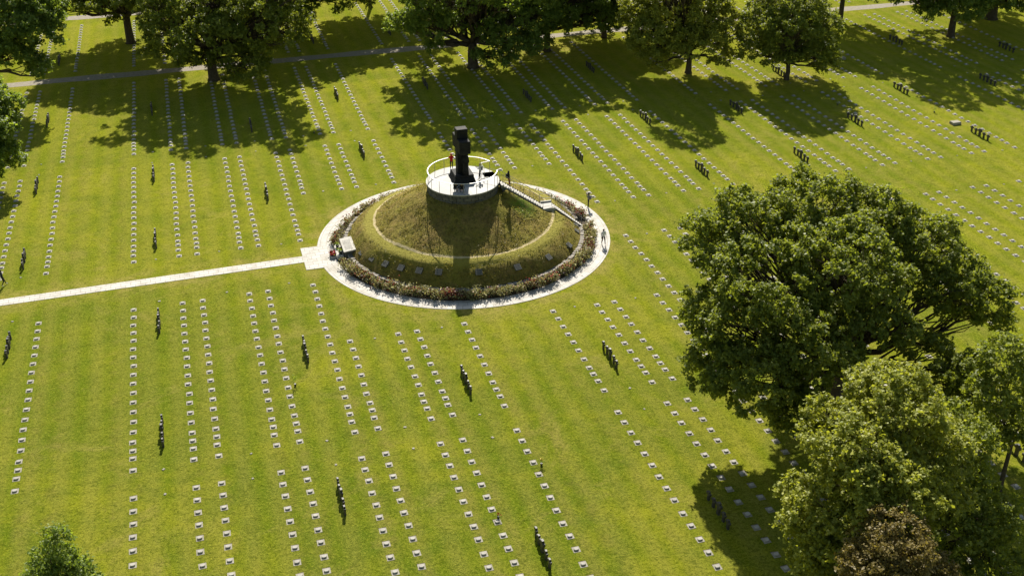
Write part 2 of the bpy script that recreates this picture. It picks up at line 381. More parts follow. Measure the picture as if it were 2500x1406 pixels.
def bed():
    rg = np.random.default_rng(5); Ps = []; mi = []; tn = []; cnt = 0
    for k in range(760):
        a = rg.uniform(0, 2*PI); deg = math.degrees(a) % 360
        if 352.5 < deg or deg < 2.0 or 171 < deg < 190.5: continue
        back = 10 < deg < 168
        if back and rg.uniform() < 0.45: continue
        rr = rg.uniform(12.55, 13.45); h = rg.uniform(0.35, 0.95)*(0.75 if back else 1.0)
        x, y, _ = ringpt(rr, a)
        rust = (math.sin(a*9)+math.sin(a*23+1)+rg.normal(0, 0.7)) > 1.1
        m = int((46 if not back else 26)*rg.uniform(0.7, 1.3))
        q = rg.normal(size=(m, 3))*np.array([0.19, 0.19, h*0.25])+np.array([x, y, 0.12+h*0.55])
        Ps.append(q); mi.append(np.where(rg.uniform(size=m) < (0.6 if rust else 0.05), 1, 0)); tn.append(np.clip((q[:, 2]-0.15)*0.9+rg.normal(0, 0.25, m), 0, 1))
        if rg.uniform() < 0.16:
            m = rg.integers(2, 6); q = rg.normal(size=(m, 3))*np.array([0.18, 0.18, 0.08])+np.array([x, y, 0.2+h*0.8])
            Ps.append(q); mi.append(np.full(m, 3)); tn.append(np.full(m, 0.5))
        if rg.uniform() < 0.35*max(0, math.sin(a*5+0.7)+0.15):
            m = rg.integers(2, 7); q = rg.normal(size=(m, 3))*np.array([0.16, 0.16, 0.06])+np.array([x, y, 0.25+h*0.8])
            Ps.append(q); mi.append(np.full(m, 2)); tn.append(np.full(m, 0.5))
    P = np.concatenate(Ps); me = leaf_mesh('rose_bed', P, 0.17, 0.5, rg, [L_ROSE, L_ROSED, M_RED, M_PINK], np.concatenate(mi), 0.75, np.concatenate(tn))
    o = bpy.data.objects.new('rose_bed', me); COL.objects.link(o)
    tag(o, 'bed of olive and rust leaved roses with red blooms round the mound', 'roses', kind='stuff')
bed()

# retaining wall (rough stones, open at the stairs and behind the inscription block)
v = []; mb = MB(); rg = random.Random(4)
seg = 150
for i in range(seg):
    a0, a1 = 2*PI*i/seg, 2*PI*(i+1)/seg; dg = math.degrees((a0+a1)/2) % 360
    if dg > 350.2 or dg < 0.5: continue
    h = 0.52+rg.uniform(-0.05, 0.05); r0 = 11.88+rg.uniform(-0.03, 0.03); r1 = 12.36+rg.uniform(-0.05, 0.05); g_ = 0.0012
    p = [ringpt(r, a, z) for z in (0.0, h) for (r, a) in ((r0, a0+g_), (r1, a0+g_), (r1, a1-g_), (r0, a1-g_))]
    mb.add(p, [(0, 3, 2, 1), (4, 5, 6, 7), (0, 1, 5, 4), (1, 2, 6, 5), (2, 3, 7, 6), (3, 0, 4, 7)])
o = mb.build('retaining_wall', M_RWALL, bevel=0.03); tag(o, 'low rough stone retaining wall circling the foot of the mound', 'wall')

# ------------------------------------------------------------------ platform
DZ = 6.45
plat = empty('viewing_platform', (CX, CY, 0)); tag(plat, 'round stone viewing platform with white railing on top of the mound', 'platform')
mb = MB(); rg = random.Random(9)
for row in range(3):
    z0 = 5.3+row*0.37; z1 = z0+0.35; nb = 30
    for i in range(nb):
        a0 = 2*PI*(i+0.5*(row % 2))/nb; a1 = a0+2*PI/nb-0.012; R1 = 3.62+rg.uniform(0, 0.05)
        p = [(r*math.cos(a), r*math.sin(a), z) for z in (z0, z1) for (r, a) in ((3.2, a0), (R1, a0), (R1, a1), (3.2, a1))]
        mb.add(p, [(0, 3, 2, 1), (4, 5, 6, 7), (0, 1, 5, 4), (1, 2, 6, 5), (2, 3, 7, 6), (3, 0, 4, 7)])
mb.build('drum_wall', M_DRUM, plat, bevel=0.015)
# deck with a notch for the stairwell
RD = 3.72; nx0, ny0, ny1 = 2.35, 0.05, 1.25
th1 = math.asin(ny1/RD); th0 = math.asin(ny0/RD)
pts = [(RD*math.cos(th1+(2*PI-th1+th0)*k/96), RD*math.sin(th1+(2*PI-th1+th0)*k/96)) for k in range(97)]
pts += [(nx0, ny0), (nx0, ny1)]
def prism(name, pts, z0, z1, mat, parent):
    bm = bmesh.new(); vb = [bm.verts.new((x, y, z0)) for x, y in pts]; vt = [bm.verts.new((x, y, z1)) for x, y in pts]
    ft = bm.faces.new(vt); fb = bm.faces.new(vb[::-1]); k = len(pts)
    for i in range(k): bm.faces.new((vb[i], vb[(i+1) % k], vt[(i+1) % k], vt[i]))
    bmesh.ops.triangulate(bm, faces=[ft, fb]); bmesh.ops.recalc_face_normals(bm, faces=bm.faces)
    me = bpy.data.meshes.new(name); bm.to_mesh(me); bm.free(); me.materials.append(mat)
    o = bpy.data.objects.new(name, me); COL.objects.link(o); o.parent = parent; return o
def deck_material():
    t = NT('deck paving'); p = t.pos(); sx = t.n('ShaderNodeSeparateXYZ'); t.l(p, sx.inputs[0])
    rx = t.math('SUBTRACT', sx.outputs[0], CX); r = t.math('SQRT', t.math('ADD', t.math('MULTIPLY', rx, rx), t.math('MULTIPLY', sx.outputs[1], sx.outputs[1])))
    cb = t.n('ShaderNodeCombineXYZ'); t.l(t.math('MULTIPLY', t.math('ARCTAN2', sx.outputs[1], rx), 2.6), cb.inputs[0]); t.l(r, cb.inputs[1])
    br = t.n('ShaderNodeTexBrick'); t.l(cb.outputs[0], br.inputs['Vector'])
    br.inputs['Color1'].default_value = (0.38, 0.37, 0.355, 1); br.inputs['Color2'].default_value = (0.30, 0.29, 0.275, 1)
    br.inputs['Mortar'].default_value = (0.2, 0.19, 0.18, 1); br.inputs['Scale'].default_value = 1; br.inputs['Mortar Size'].default_value = 0.012
    br.inputs['Brick Width'].default_value = 0.8; br.inputs['Row Height'].default_value = 0.9
    n = t.noise(p, 1.5, 4, 0.7)
    return t.fin(t.mix(t.math('MULTIPLY', t.ramp(n, 0.5, 0.7), 0.5), br.outputs['Color'], (0.28, 0.27, 0.25)), 0.7, 0.4)
M_DECKP = deck_material()
prism('deck', pts, DZ-0.11, DZ, M_DECKP, plat)
mb = MB()
for k in range(3): mb.box(2.36+0.34*k, 2.36+0.34*(k+1), 0.06, 1.24, 5.45, 6.20-0.22*k)
mb.build('stairwell', M_DRUM, plat)
# railing
rail = MB(); posts = []
RR, RZ = 3.52, 7.58
a_s, a_e = math.atan2(1.38, 3.24), 2*PI-math.atan2(1.05, 3.36)
ring = [(RR*math.cos(a_s+(a_e-a_s)*k/90), RR*math.sin(a_s+(a_e-a_s)*k/90), RZ) for k in range(91)]
v = []; f = []
for (x, y, z) in ring:
    u = Vector((x, y, 0)).normalized()
    for (dr, dz) in ((-0.042, -0.02), (0.042, -0.02), (0.042, 0.022), (-0.042, 0.022)): v.append((x+u.x*dr, y+u.y*dr, z+dz))
for i in range(90):
    for k in range(4): f.append((i*4+k, i*4+(k+1) % 4, (i+1)*4+(k+1) % 4, (i+1)*4+k))
rail.add(v, f)
P1 = Vector((ring[0][0], ring[0][1], RZ)); P3 = Vector((2.25, 1.15, RZ)); P2 = Vector(ring[-1])
rail.tube([P1, P3], 0.05, 6); rail.tube([P3, (2.25, -0.02, RZ-0.04), P2], 0.022, 5)
ro = rail.build('railing', M_RAIL, plat)
for k in range(16):
    a = a_s+(a_e-a_s)*(k+0.02)/15; m = MB(); m.tube([(RR*math.cos(a), RR*math.sin(a), DZ-0.05), (RR*math.cos(a), RR*math.sin(a), RZ)], 0.022, 6)
    m.build('railing_post', M_POST, ro)
for q in ((2.25, 1.15), (2.25, -0.02)):
    m = MB(); m.tube([(q[0], q[1], DZ-0.05), (q[0], q[1], RZ)], 0.022, 6); m.build('railing_post', M_POST, ro)

# ------------------------------------------------------------------ memorial cross with its two statues
mc = empty('memorial_cross', (CX+0.03, CY+0.20, DZ)); tag(mc, 'huge black basalt cross with two robed statues on a sloping pedestal', 'monument')
mb = MB(); mb.box(-1.16, 1.16, -1.28, 1.28, 0.0, 0.62, tx=0.20, ty=0.24); mb.box(-0.97, 0.97, -1.05, 1.05, 0.62, 0.86, tx=0.02, ty=0.02); mb.build('pedestal', M_MONU, mc, bevel=0.03)
mb = MB(); mb.box(-0.56, 0.54, -0.44, 0.44, 0.86, 5.55, tx=-0.02, ty=-0.05); mb.build('shaft', M_MONU, mc, bevel=0.04)
for (ya_, yb_) in ((-1.55, -0.495), (0.495, 1.55)):
    mb = MB(); mb.box(-0.58, 0.56, ya_, yb_, 3.30, 4.62, tx=0.01, ty=0.02); mb.build('crossbar_arm', M_MONU, mc, bevel=0.05)
for sgn, dx in ((-1, 0.16), (1, -0.14)):
    y = sgn*0.80; s = MB()
    s.loft([(dx, y, 0.86, 0.34, 0.27), (dx, y, 1.3, 0.31, 0.25), (dx, y, 2.0, 0.27, 0.23), (dx, y, 2.45, 0.30, 0.23), (dx, y, 2.72, 0.31, 0.22), (dx, y, 2.84, 0.20, 0.16), (dx, y, 2.88, 0.095, 0.10),
            (dx, y+sgn*0.02, 2.95, 0.115, 0.13), (dx, y+sgn*0.02, 3.08, 0.135, 0.15), (dx, y+sgn*0.02, 3.20, 0.12, 0.13), (dx, y, 3.28, 0.05, 0.06)], 14)
    for q in (-1, 1):
        s.tube([(dx+q*0.27, y, 2.68), (dx+q*0.33, y+sgn*0.06, 2.25), (dx+q*0.12, y+sgn*0.27, 2.05)], [0.085, 0.075, 0.05], 8)
        s.tube([(dx+q*0.14, y+sgn*0.22, 0.86), (dx+q*0.10, y+sgn*0.22, 1.7)], [0.05, 0.03], 6)
    st = s.build('statue', M_MONU, mc, smooth=True)

# ------------------------------------------------------------------ staircase
st = empty('stone_staircase', (0, 0, 0)); tag(st, 'pale stone stairs with steel handrails climbing the right flank of the mound', 'stairs')
def stair_line(x):
    pass
YA, YB = -1.95, -0.85
fl = MB(); n1 = 17; x0, z0, x1, z1 = 3.35, 6.42, 7.75, 3.25
def flight(x0, z0, x1, z1, n):
    m = MB(); dx = (x1-x0)/n; dz = (z0-z1)/n
    for k in range(n):
        z = z0-dz*(k+1); m.box(x0+dx*k, x0+dx*(k+1)+0.02, YA, YB, z-0.34, z)
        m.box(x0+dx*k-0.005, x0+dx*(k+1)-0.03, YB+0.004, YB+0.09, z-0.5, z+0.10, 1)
    return m
flight(x0, z0, x1, z1, n1).build('upper_flight', [M_DECK, M_SOIL], st)
mb = MB(); mb.box(7.76, 9.05, YA-0.12, YB+0.22, 2.75, 3.07); mb.box(7.9, 9.1, YB+0.24, YB+0.42, 2.75, 3.22); mb.build('landing', M_DECK, st, bevel=0.01)
flight(9.06, 3.05, 12.45, 0.08, 16).build('lower_flight', [M_DECK, M_SOIL], st)
mb = MB()
mb.add([(3.4, YA-0.06, 5.3), (7.76, YA-0.06, 2.6), (7.76, YA-0.06, 3.08), (3.4, YA-0.06, 6.16), (3.4, YA-0.005, 5.3), (7.76, YA-0.005, 2.6), (7.76, YA-0.005, 3.08), (3.4, YA-0.005, 6.16)],
       [(0, 1, 2, 3), (7, 6, 5, 4), (3, 2, 6, 7)])
mb.add([(9.06, YA-0.06, 2.3), (12.4, YA-0.06, -0.05), (12.4, YA-0.06, 0.2), (9.06, YA-0.06, 2.95), (9.06, YA-0.005, 2.3), (12.4, YA-0.005, -0.05), (12.4, YA-0.005, 0.2), (9.06, YA-0.005, 2.95)],
       [(0, 1, 2, 3), (7, 6, 5, 4), (3, 2, 6, 7)])
mb.build('stringer', M_DRUM, st)
for yy, lab in ((YA+0.03, 0), (YB+0.14, 1)):
    m = MB(); H = 0.98
    path = [(3.45, yy, 6.45+H), (7.75, yy, 3.25+H), (9.05, yy, 3.07+H), (12.45, yy, 0.1+H)]
    m.tube(path, 0.024, 6); m.tube([(p[0], p[1], p[2]-0.45) for p in path], 0.012, 5)
    hr = m.build('handrail', M_POST, st)
    for xx in (3.5, 4.6, 5.65, 6.7, 7.75, 9.05, 10.15, 11.3, 12.45):
        if xx <= 7.75: zz = 6.45+(xx-3.45)/(7.75-3.45)*(3.25-6.45)
        else: zz = 3.07+(xx-9.05)/(12.45-9.05)*(0.1-3.07)
        m = MB(); m.tube([(xx, yy, zz-0.25), (xx, yy, zz+H)], 0.02, 5); m.build('handrail_post', M_POST, hr)

# ------------------------------------------------------------------ slanted stone tablets along the wall
tabs = [(-11.39, -2.63), (-10.65, -4.46), (-9.65, -6.13), (-8.40, -7.57), (-6.87, -8.82), (-5.16, -9.78), (-1.48, -10.89), (2.41, -10.79), (6.01, -9.38), (8.95, -6.98), (11.0, -3.75), (11.74, -1.16-1.3), (-11.64, 3.66), (-10.99, 5.72)]
ORD = ['first', 'second', 'third', 'fourth', 'fifth', 'sixth', 'seventh', 'eighth', 'ninth', 'tenth', 'eleventh', 'twelfth', 'thirteenth', 'fourteenth', 'fifteenth', 'sixteenth', 'seventeenth', 'eighteenth', 'nineteenth', 'twentieth', 'twenty-first', 'twenty-second', 'twenty-third', 'twenty-fourth']
tmb = MB(); tmb.add([(-0.33, -0.22, 0.0), (0.33, -0.22, 0.0), (0.33, 0.30, 0.0), (-0.33, 0.30, 0.0), (-0.33, -0.26, 0.10), (0.33, -0.26, 0.10), (0.33, 0.28, 0.46), (-0.33, 0.28, 0.46)],
                    [(0, 3, 2, 1), (4, 5, 6, 7), (0, 1, 5, 4), (1, 2, 6, 5), (2, 3, 7, 6), (3, 0, 4, 7)])
tab0 = tmb.build('stone_tablet', M_TAB, bevel=0.012)
plt = MB()
for k in range(4): plt.add([(-0.24, -0.17+0.11*k, 0.163+0.0733*k), (0.24, -0.17+0.11*k, 0.163+0.0733*k), (0.24, -0.14+0.11*k, 0.183+0.0733*k), (-0.24, -0.14+0.11*k, 0.183+0.0733*k)], [(0, 1, 2, 3)])
po = plt.build('inscription', M_DARKTXT, tab0)
for i, (x, y) in enumerate(tabs):
    o = tab0 if i == 0 else copy_tree(tab0)
    r = math.hypot(x-CX, y-CY); k = min(r, 11.72)/r
    x = CX+(x-CX)*k; y = CY+(y-CY)*k; a = math.atan2(y-CY, x-CX)
    o.location = (x, y, prof_z(min(11.9, math.hypot(x-CX, y-CY)))-0.10); o.rotation_euler = (0, 0, a+PI/2)
    lab = f"grey slanted stone tablet behind the wall, {ORD[i]} from the inscription block" if i < 10 else \
          (f"grey slanted stone tablet near the foot of the stairs, {['farther from', 'closer to'][i-10]} them" if i < 12 else f"grey slanted stone tablet behind the inscription block, {['nearer', 'farther'][i-12]} of two")
    tag(o, lab, 'tablet', 'stone tablets behind the ring wall')

# ------------------------------------------------------------------ inscription block, low plinths, wreaths
ib = empty('inscription_block', (-12.38, -0.10, 0)); tag(ib, 'large grey block with a white engraved top slab beside the wreaths', 'memorial stone')
mb = MB(); mb.box(-0.52, 0.55, -1.42, 1.42, 0.0, 0.86, tx=0.02, ty=0.02); mb.build('block_base', M_TAB, ib, bevel=0.02)
mb = MB(); mb.add([(-0.62, -1.55, 0.865), (0.60, -1.55, 0.98), (0.60, 1.55, 0.98), (-0.62, 1.55, 0.865), (-0.62, -1.55, 0.965), (0.60, -1.55, 1.12), (0.60, 1.55, 1.12), (-0.62, 1.55, 0.965)],
                  [(0, 3, 2, 1), (4, 5, 6, 7), (0, 1, 5, 4), (1, 2, 6, 5), (2, 3, 7, 6), (3, 0, 4, 7)])
tp = mb.build('top_slab', M_NAME, ib, bevel=0.012)
tx = MB(); rg = random.Random(21)
for c in range(9):                                      # lines of lettering, running across the slab, read from the west
    xx = -0.40+0.085*c; y = 1.05-rg.uniform(0, 0.2); yend = -0.95-rg.uniform(0, 0.35)
    while y > yend:
        wl = rg.uniform(0.08, 0.26)
        for k in range(int(wl/0.035)):
            hgt = rg.choice((0.036, 0.044, 0.052)); x_a = xx; zt = lambda q: 0.965+(q+0.62)*0.127+0.003
            ya = y-k*0.035; tx.add([(x_a, ya, zt(x_a)), (x_a, ya-0.022, zt(x_a)), (x_a+hgt, ya-0.022, zt(x_a+hgt)), (x_a+hgt, ya, zt(x_a+hgt))], [(0, 1, 2, 3)])
        y -= wl+0.06
tx.build('lettering', M_DARKTXT, tp)
p1 = MB(); p1.box(-13.62, -12.98, 0.02, 1.45, 0.046, 0.36); o = p1.build('stone_plinth', M_NAME, bevel=0.02); tag(o, 'white low stone plinth carrying the dark planter farther from the camera', 'plinth', 'low white plinths')
p2 = MB(); p2.box(-13.70, -12.95, -1.30, -0.02, 0.046, 0.40); o = p2.build('stone_plinth', M_NAME, bevel=0.02); tag(o, 'white low stone plinth nearest the camera at the inscription block', 'plinth', 'low white plinths')
p3 = MB(); p3.box(-14.22, -13.72, -0.98, 0.22, 0.046, 0.27); o = p3.build('stone_plinth', M_NAME, bevel=0.02); tag(o, 'white low stone plinth holding the outermost red wreath', 'plinth', 'low white plinths')
def wreath(x, y, z, seed, lab, rad=0.30):
    rg = np.random.default_rng(seed); n = 130; a = rg.uniform(0, 2*PI, n); r = rad+rg.normal(0, 0.07, n)
    P = np.stack([r*np.cos(a), r*np.sin(a)*1.0, 0.10+np.abs(rg.normal(0, 0.06, n))], 1)
    me = leaf_mesh('flowers', P, 0.13, 0.8, rg, [M_RED, L_DARK], (rg.uniform(size=n) < 0.12)*1, 0.9)
    e = empty('flower_wreath', (x, y, z)); tag(e, lab, 'wreath', 'red flower wreaths')
    o = bpy.data.objects.new('flowers', me); COL.objects.link(o); o.parent = e
    m = MB(); m.loft([(0, 0, 0.0, rad+0.05, rad+0.05), (0, 0, 0.07, rad+0.06, rad+0.06), (0, 0, 0.10, rad*0.9, rad*0.9)], 18); m.build('wreath_base', L_DARK if False else M_SOIL, e)
wreath(-13.97, -0.15, 0.275, 1, 'red flower wreath on the outermost low plinth', 0.25)
wreath(-13.97, -0.62, 0.275, 2, 'red flower wreath lying nearest the camera on the outermost plinth', 0.22)
wreath(-12.97+0.12, 0.28, 0.37, 3, 'red flower wreath leaning between plinth and inscription block', 0.20)
wreath(-11.55, -0.75, 0.80, 4, 'small orange red wreath on the mound side of the inscription block', 0.17)
def planter(x, y, z, seed, lab):
    e = empty('planter', (x, y, z)); tag(e, lab, 'planter', 'dark planters')
    m = MB(); m.loft([(0, 0, 0, 0.13, 0.13), (0, 0, 0.22, 0.19, 0.19), (0, 0, 0.25, 0.21, 0.21), (0, 0, 0.24, 0.16, 0.16)], 14); m.build('pot', M_BASALT, e, smooth=False)
    rg = np.random.default_rng(seed); P = rg.normal(size=(90, 3))*np.array([0.14, 0.14, 0.10])+np.array([0, 0, 0.40])
    o = bpy.data.objects.new('foliage', leaf_mesh('foliage', P, 0.13, 0.5, rg, [L_DARK])); COL.objects.link(o); o.parent = e
planter(-13.32, 0.85, 0.36, 1, 'dark planter with shrub on the farther white plinth')
planter(-13.25, -0.72, 0.40, 2, 'dark planter with shrub on the plinth nearest the camera')

# ------------------------------------------------------------------ grave markers
def near_tree(x, y):            # does foliage of the big near trees cover this spot in the view?
    X, Y, _ = px((x, y, 0))
    for (cx, cy, rx, ry) in ((2050, 740, 400, 310), (2150, 1150, 270, 260), (2200, 1330, 200, 120), (1800, 900, 120, 150), (2330, 900, 130, 110), (2400, 1000, 90, 170)):
        if ((X-cx)/rx)**2+((Y-cy)/ry)**2 < 1: return True
    return False
lines = [-43.9, -31.1, -18.9, -6.67, 6.1, 18.2, 30.45, 43.5, 55.85, 68.25, 82.4, 94.8]
rowsx = []
for c in lines: rowsx += [c-2.22, c+2.2]
rowsx += [-47.7, -27.1, -22.77, -14.9, -10.6, 9.97, 14.22, 22.13, 26.38, 47.47, 51.9, 59.9, 64.2, 86.4, 90.8]
rowsx = sorted(rowsx)
# snap the measured rows
meas = [-45.95, -41.6, -33.33, -28.92, -21.0, -16.7, -8.87, -4.52, 3.92, 8.2, 16.0, 20.33, 28.25, 32.5, 41.2, 45.72, 53.68, 58.1, 66.05, 70.4]
rowsx = [min(meas, key=lambda m: abs(m-r)) if min(abs(m-r) for m in meas) < 0.35 else r for r in rowsx]
def ys_from_bottom(yb, yt):
    out = [yb, yb+1.43, yb+2.49, yb+3.55]; y = yb+3.55+1.405
    while y < yt+0.3: out.append(y); y += 1.405
    return out
marks = []
for ri, x in enumerate(rowsx):
    short = -15.5 < x < 14.8
    ys = []
    yb, yt = (-30.4-0.2*(x > 0), (-17.2 if short else (-4.9 if x < 0 else -4.35)))
    ys += [(y, 'lower lawn') for y in ys_from_bottom(yb, yt)]
    y = -33.82
    k = 0
    while y > -62 and x > -40: ys.append((y, 'nearest lawn')); y -= 1.41
    ys += [(y, 'upper lawn') for y in ys_from_bottom(15.95 if short else 4.2, 29.75)]
    ys += [(y, 'far lawn') for y in ys_from_bottom(33.6, 61.0)]
    ys += [(y, 'lawn beyond the gravel path') for y in ys_from_bottom(69.1, 94.5)]
    for (y, band) in ys:
        X, Y, d = px((x, y, 0))
        if -15 < X < 2515 and -12 < Y < 1418: marks.append((d, x, y, band, ri))
tree_feet = [(-22.3, 59.2), (14.7, 53.7), (56, 35.2), (43.9, 42.1), (21.5, -37.2), (26.9, -50.7)]
marks = [m for m in marks if all(math.hypot(m[1]-a, m[2]-b) > 1.0 for a, b in tree_feet)]
marks.sort()
near, rest = [], []
for m in marks: (near if len(near) < 300 and not near_tree(m[1], m[2]) else rest).append(m)
sl = MB(); sl.box(-0.26, 0.26, -0.28, 0.28, -0.03, 0.014)
def name_stone_mb():
    m = MB(); n = 16; secs = []
    def outl(k, sx, sy):
        t = 2*PI*k/n; c, s_ = math.cos(t), math.sin(t)
        e = 0.72; return (math.copysign(abs(c)**e, c)*sx, math.copysign(abs(s_)**e, s_)*sy)
    vs = []
    for (z, q) in ((0.02, 1.0), (0.105, 1.0), (0.125, 0.90)):
        for k in range(n):
            x, y = outl(k, 0.175*q, 0.125*q); vs.append((x, y-0.01, z+(y*0.12 if z > 0.05 else 0)))
    fs = []
    for i in range(2):
        for k in range(n): fs.append((i*n+k, i*n+(k+1) % n, (i+1)*n+(k+1) % n, (i+1)*n+k))
    fs.append(tuple(2*n+k for k in range(n))); m.add(vs, fs); return m
so = MB(); so.box(-0.27, 0.27, 0.288, 0.335, -0.01, 0.006)  # dark strip along the slab's far edge, painted shadow of the turf lip
gm = empty('grave_marker'); s_o = sl.build('base_slab', M_WHITE, gm); n_o = name_stone_mb().build('name_stone', M_NAME, gm); e_o = so.build('turf_shadow_strip', M_SOIL, gm)
bands = {}
for m in marks:
    bands.setdefault(m[3], set()).add(m[4])
rank = {b: {ri: i for i, ri in enumerate(sorted(s))} for b, s in bands.items()}
cols = {}
for m in marks: cols.setdefault((m[3], m[4]), []).append(m[2])
for k in cols: cols[k].sort()
rg = random.Random(77)
def o_(i): return ORD[i] if i < len(ORD) else str(i+1)
GRP = 'white grave markers set in rows on the lawn'
def words(b):
    return {'nearest lawn': 'nearest lawn', 'lower lawn': 'lawn before the mound', 'upper lawn': 'lawn behind the path', 'far lawn': 'far lawn'}.get(b, b)
for i, (d, x, y, band, ri) in enumerate(near):
    if i == 0: o, kids = gm, None
    else:
        o = gm.copy(); COL.objects.link(o)
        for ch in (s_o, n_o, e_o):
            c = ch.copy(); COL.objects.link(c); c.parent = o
    o.location = (x+rg.gauss(0, 0.02), y+rg.gauss(0, 0.025), rg.uniform(-0.006, 0.008)); o.rotation_euler = (rg.gauss(0, 0.012), rg.gauss(0, 0.012), rg.gauss(0, 0.025))
    tag(o, f"white grave marker {o_(cols[(band, ri)].index(y))} from front, row {rank[band][ri]+1} from left, {words(band)}", 'grave marker', GRP)
big = MB()
protos = [(sl, 0), (name_stone_mb(), 1), (so, 2)]  # slab, name stone, painted turf shadow
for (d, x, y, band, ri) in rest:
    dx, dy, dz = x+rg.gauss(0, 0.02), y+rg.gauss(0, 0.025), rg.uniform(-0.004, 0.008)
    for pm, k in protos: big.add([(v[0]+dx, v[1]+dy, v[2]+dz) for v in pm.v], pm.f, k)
o = big.build('distant_grave_markers', [M_WHITE, M_NAME, M_SOIL]); tag(o, 'rows of small white grave markers on the farther lawns and under the trees', 'grave markers', kind='stuff')
print('markers', len(near), len(rest))

# small plot stones at the ends of the plots
midl = lines+[-24.9, -12.75, 12.1, 24.25, 49.7, 62.0]
ps = MB(); ps.add([(-0.13, -0.10, -0.02), (0.12, -0.12, -0.02), (0.14, 0.09, -0.02), (-0.11, 0.12, -0.02), (-0.11, -0.08, 0.05), (0.10, -0.09, 0.045), (0.11, 0.07, 0.05), (-0.09, 0.09, 0.04)],
                  [(4, 5, 6, 7), (0, 1, 5, 4), (1, 2, 6, 5), (2, 3, 7, 6), (3, 0, 4, 7)])
p0 = None; cnt = 0
for (yy, bn) in ((-34.0, 'front edge of the nearest lawn'), (-30.9, 'near end of the lower lawn'), (-17.0, 'x'), (-4.7, 'x'), (4.0, 'x'), (15.9, 'x'), (30.1, 'x'), (33.6, 'x')):
    for li, x in enumerate(sorted(midl)):
        sh = -15.5 < x < 14.8
        if (yy in (-17.0, 15.9)) != sh and yy in (-17.0, 15.9, -4.7, 4.0): continue
        X, Y, d = px((x, yy, 0))
        if not (0 < X < 2500 and 0 < Y < 1406) or near_tree(x, yy): continue
        if p0 is None: p0 = ps.build('plot_stone', M_WHITE, bevel=0.01); o = p0
        else: o = p0.copy(); COL.objects.link(o)
        o.location = (x+rg.gauss(0, 0.08), yy+rg.gauss(0, 0.08), 0); o.rotation_euler = (0, 0, rg.uniform(0, 3)); s_ = rg.uniform(0.8, 1.15); o.scale = (s_, s_, 1)
        where = {-34.0: 'behind the nearest lawn', -30.9: 'at front of middle lawn', -17.0: 'in front of mound ring', -4.7: 'just below slab path', 4.0: 'just above slab path', 15.9: 'just behind mound ring', 30.1: 'at back of upper lawn', 33.6: 'at front of far lawn'}[yy]
        tag(o, f"tiny pale plot stone {where}, {o_(li)} plot line from left", 'plot stone', 'tiny plot stones in the grass'); cnt += 1
print('plot stones', cnt)

# ------------------------------------------------------------------ rows of five basalt crosses
def cross_mb(h, w, t):
    m = MB(); a = h*0.60; b = h*0.86; s = 0.15*h/1.0
    pr = [(-s*1.05, 0), (s*1.05, 0), (s*0.92, a), (w, a+0.01), (w*1.02, b), (s*0.9, b-0.01), (s*0.95, h), (-s*0.95, h), (-s*0.9, b-0.01), (-w*1.02, b), (-w, a+0.01), (-s*0.92, a)]
    k = len(pr); v = [(-t, y, z) for y, z in pr]+[(t, y, z) for y, z in pr]
    f = [(i, (i+1) % k, k+(i+1) % k, k+i) for i in range(k)]
    for sh in (0, k):
        q = [(0, 1, 2, 11), (11, 2, 5, 8), (2, 3, 4, 5), (8, 9, 10, 11), (8, 5, 6, 7)]
        for fc in q: f.append(tuple(sh+i for i in (fc if sh else fc[::-1])))
    m.add(v, f); return m
small0 = cross_mb(0.80, 0.27, 0.080).build('stone_cross', M_BASALT, bevel=0.018)
tall0 = cross_mb(1.03, 0.32, 0.10).build('stone_cross', M_BASALT, bevel=0.022)
groups = [(-43.8, -9.5, 'lower'), (-31.05, -9.0, 'lower'), (-31.1, -26.4, 'lower'), (-18.9, -17.7, 'lower'), (-6.7, -26.3, 'lower'), (6.1, -26.2, 'lower'), (-18.95, -38.2, 'near'), (-6.75, -47.4, 'near'), (6.27, -47.3, 'near'), (30.7, -47.6, 'near'),
          (-43.85, 7.4, 'up1'), (-31.1, 8.3, 'up1'), (30.65, 8.7, 'up1'), (43.8, 9.0, 'up1'), (68.65, 8.7, 'up1'),
          (-18.88, 16.85, 'up2'), (18.35, 17.4, 'up2'), (56.35, 17.6, 'up2'),
          (-43.95, 26.2, 'up3'), (-31.05, 25.95, 'up3'), (-6.52, 26.0, 'up3'), (30.7, 26.2, 'up3'), (43.8, 26.4, 'up3'), (68.8, 26.35, 'up3'), (82.5, 25.9, 'up3'),
          (-18.82, 38.4, 'far1'), (18.43, 38.66, 'far1'), (56.2, 38.0, 'far1'), (94.8, 38.0, 'far1'),
          (-44.05, 48.0, 'far2'), (-31.0, 48.4, 'far2'), (-6.48, 47.3, 'far2'), (6.15, 47.7, 'far2'), (30.8, 47.7, 'far2'), (80.9, 46.2, 'far2'),
          (-44.05, 74.2, 'beyond'), (-31.1, 97.0, 'beyond'), (-6.3, 74.0, 'beyond'), (6.06, 74.8, 'beyond')]
bname = {'lower': 'before mound', 'near': 'nearest lawn', 'up1': 'upper lawn front', 'up2': 'upper lawn middle', 'up3': 'upper lawn back', 'far1': 'far lawn front', 'far2': 'far lawn back', 'beyond': 'beyond gravel path'}
gi = {}
first = [True, True]
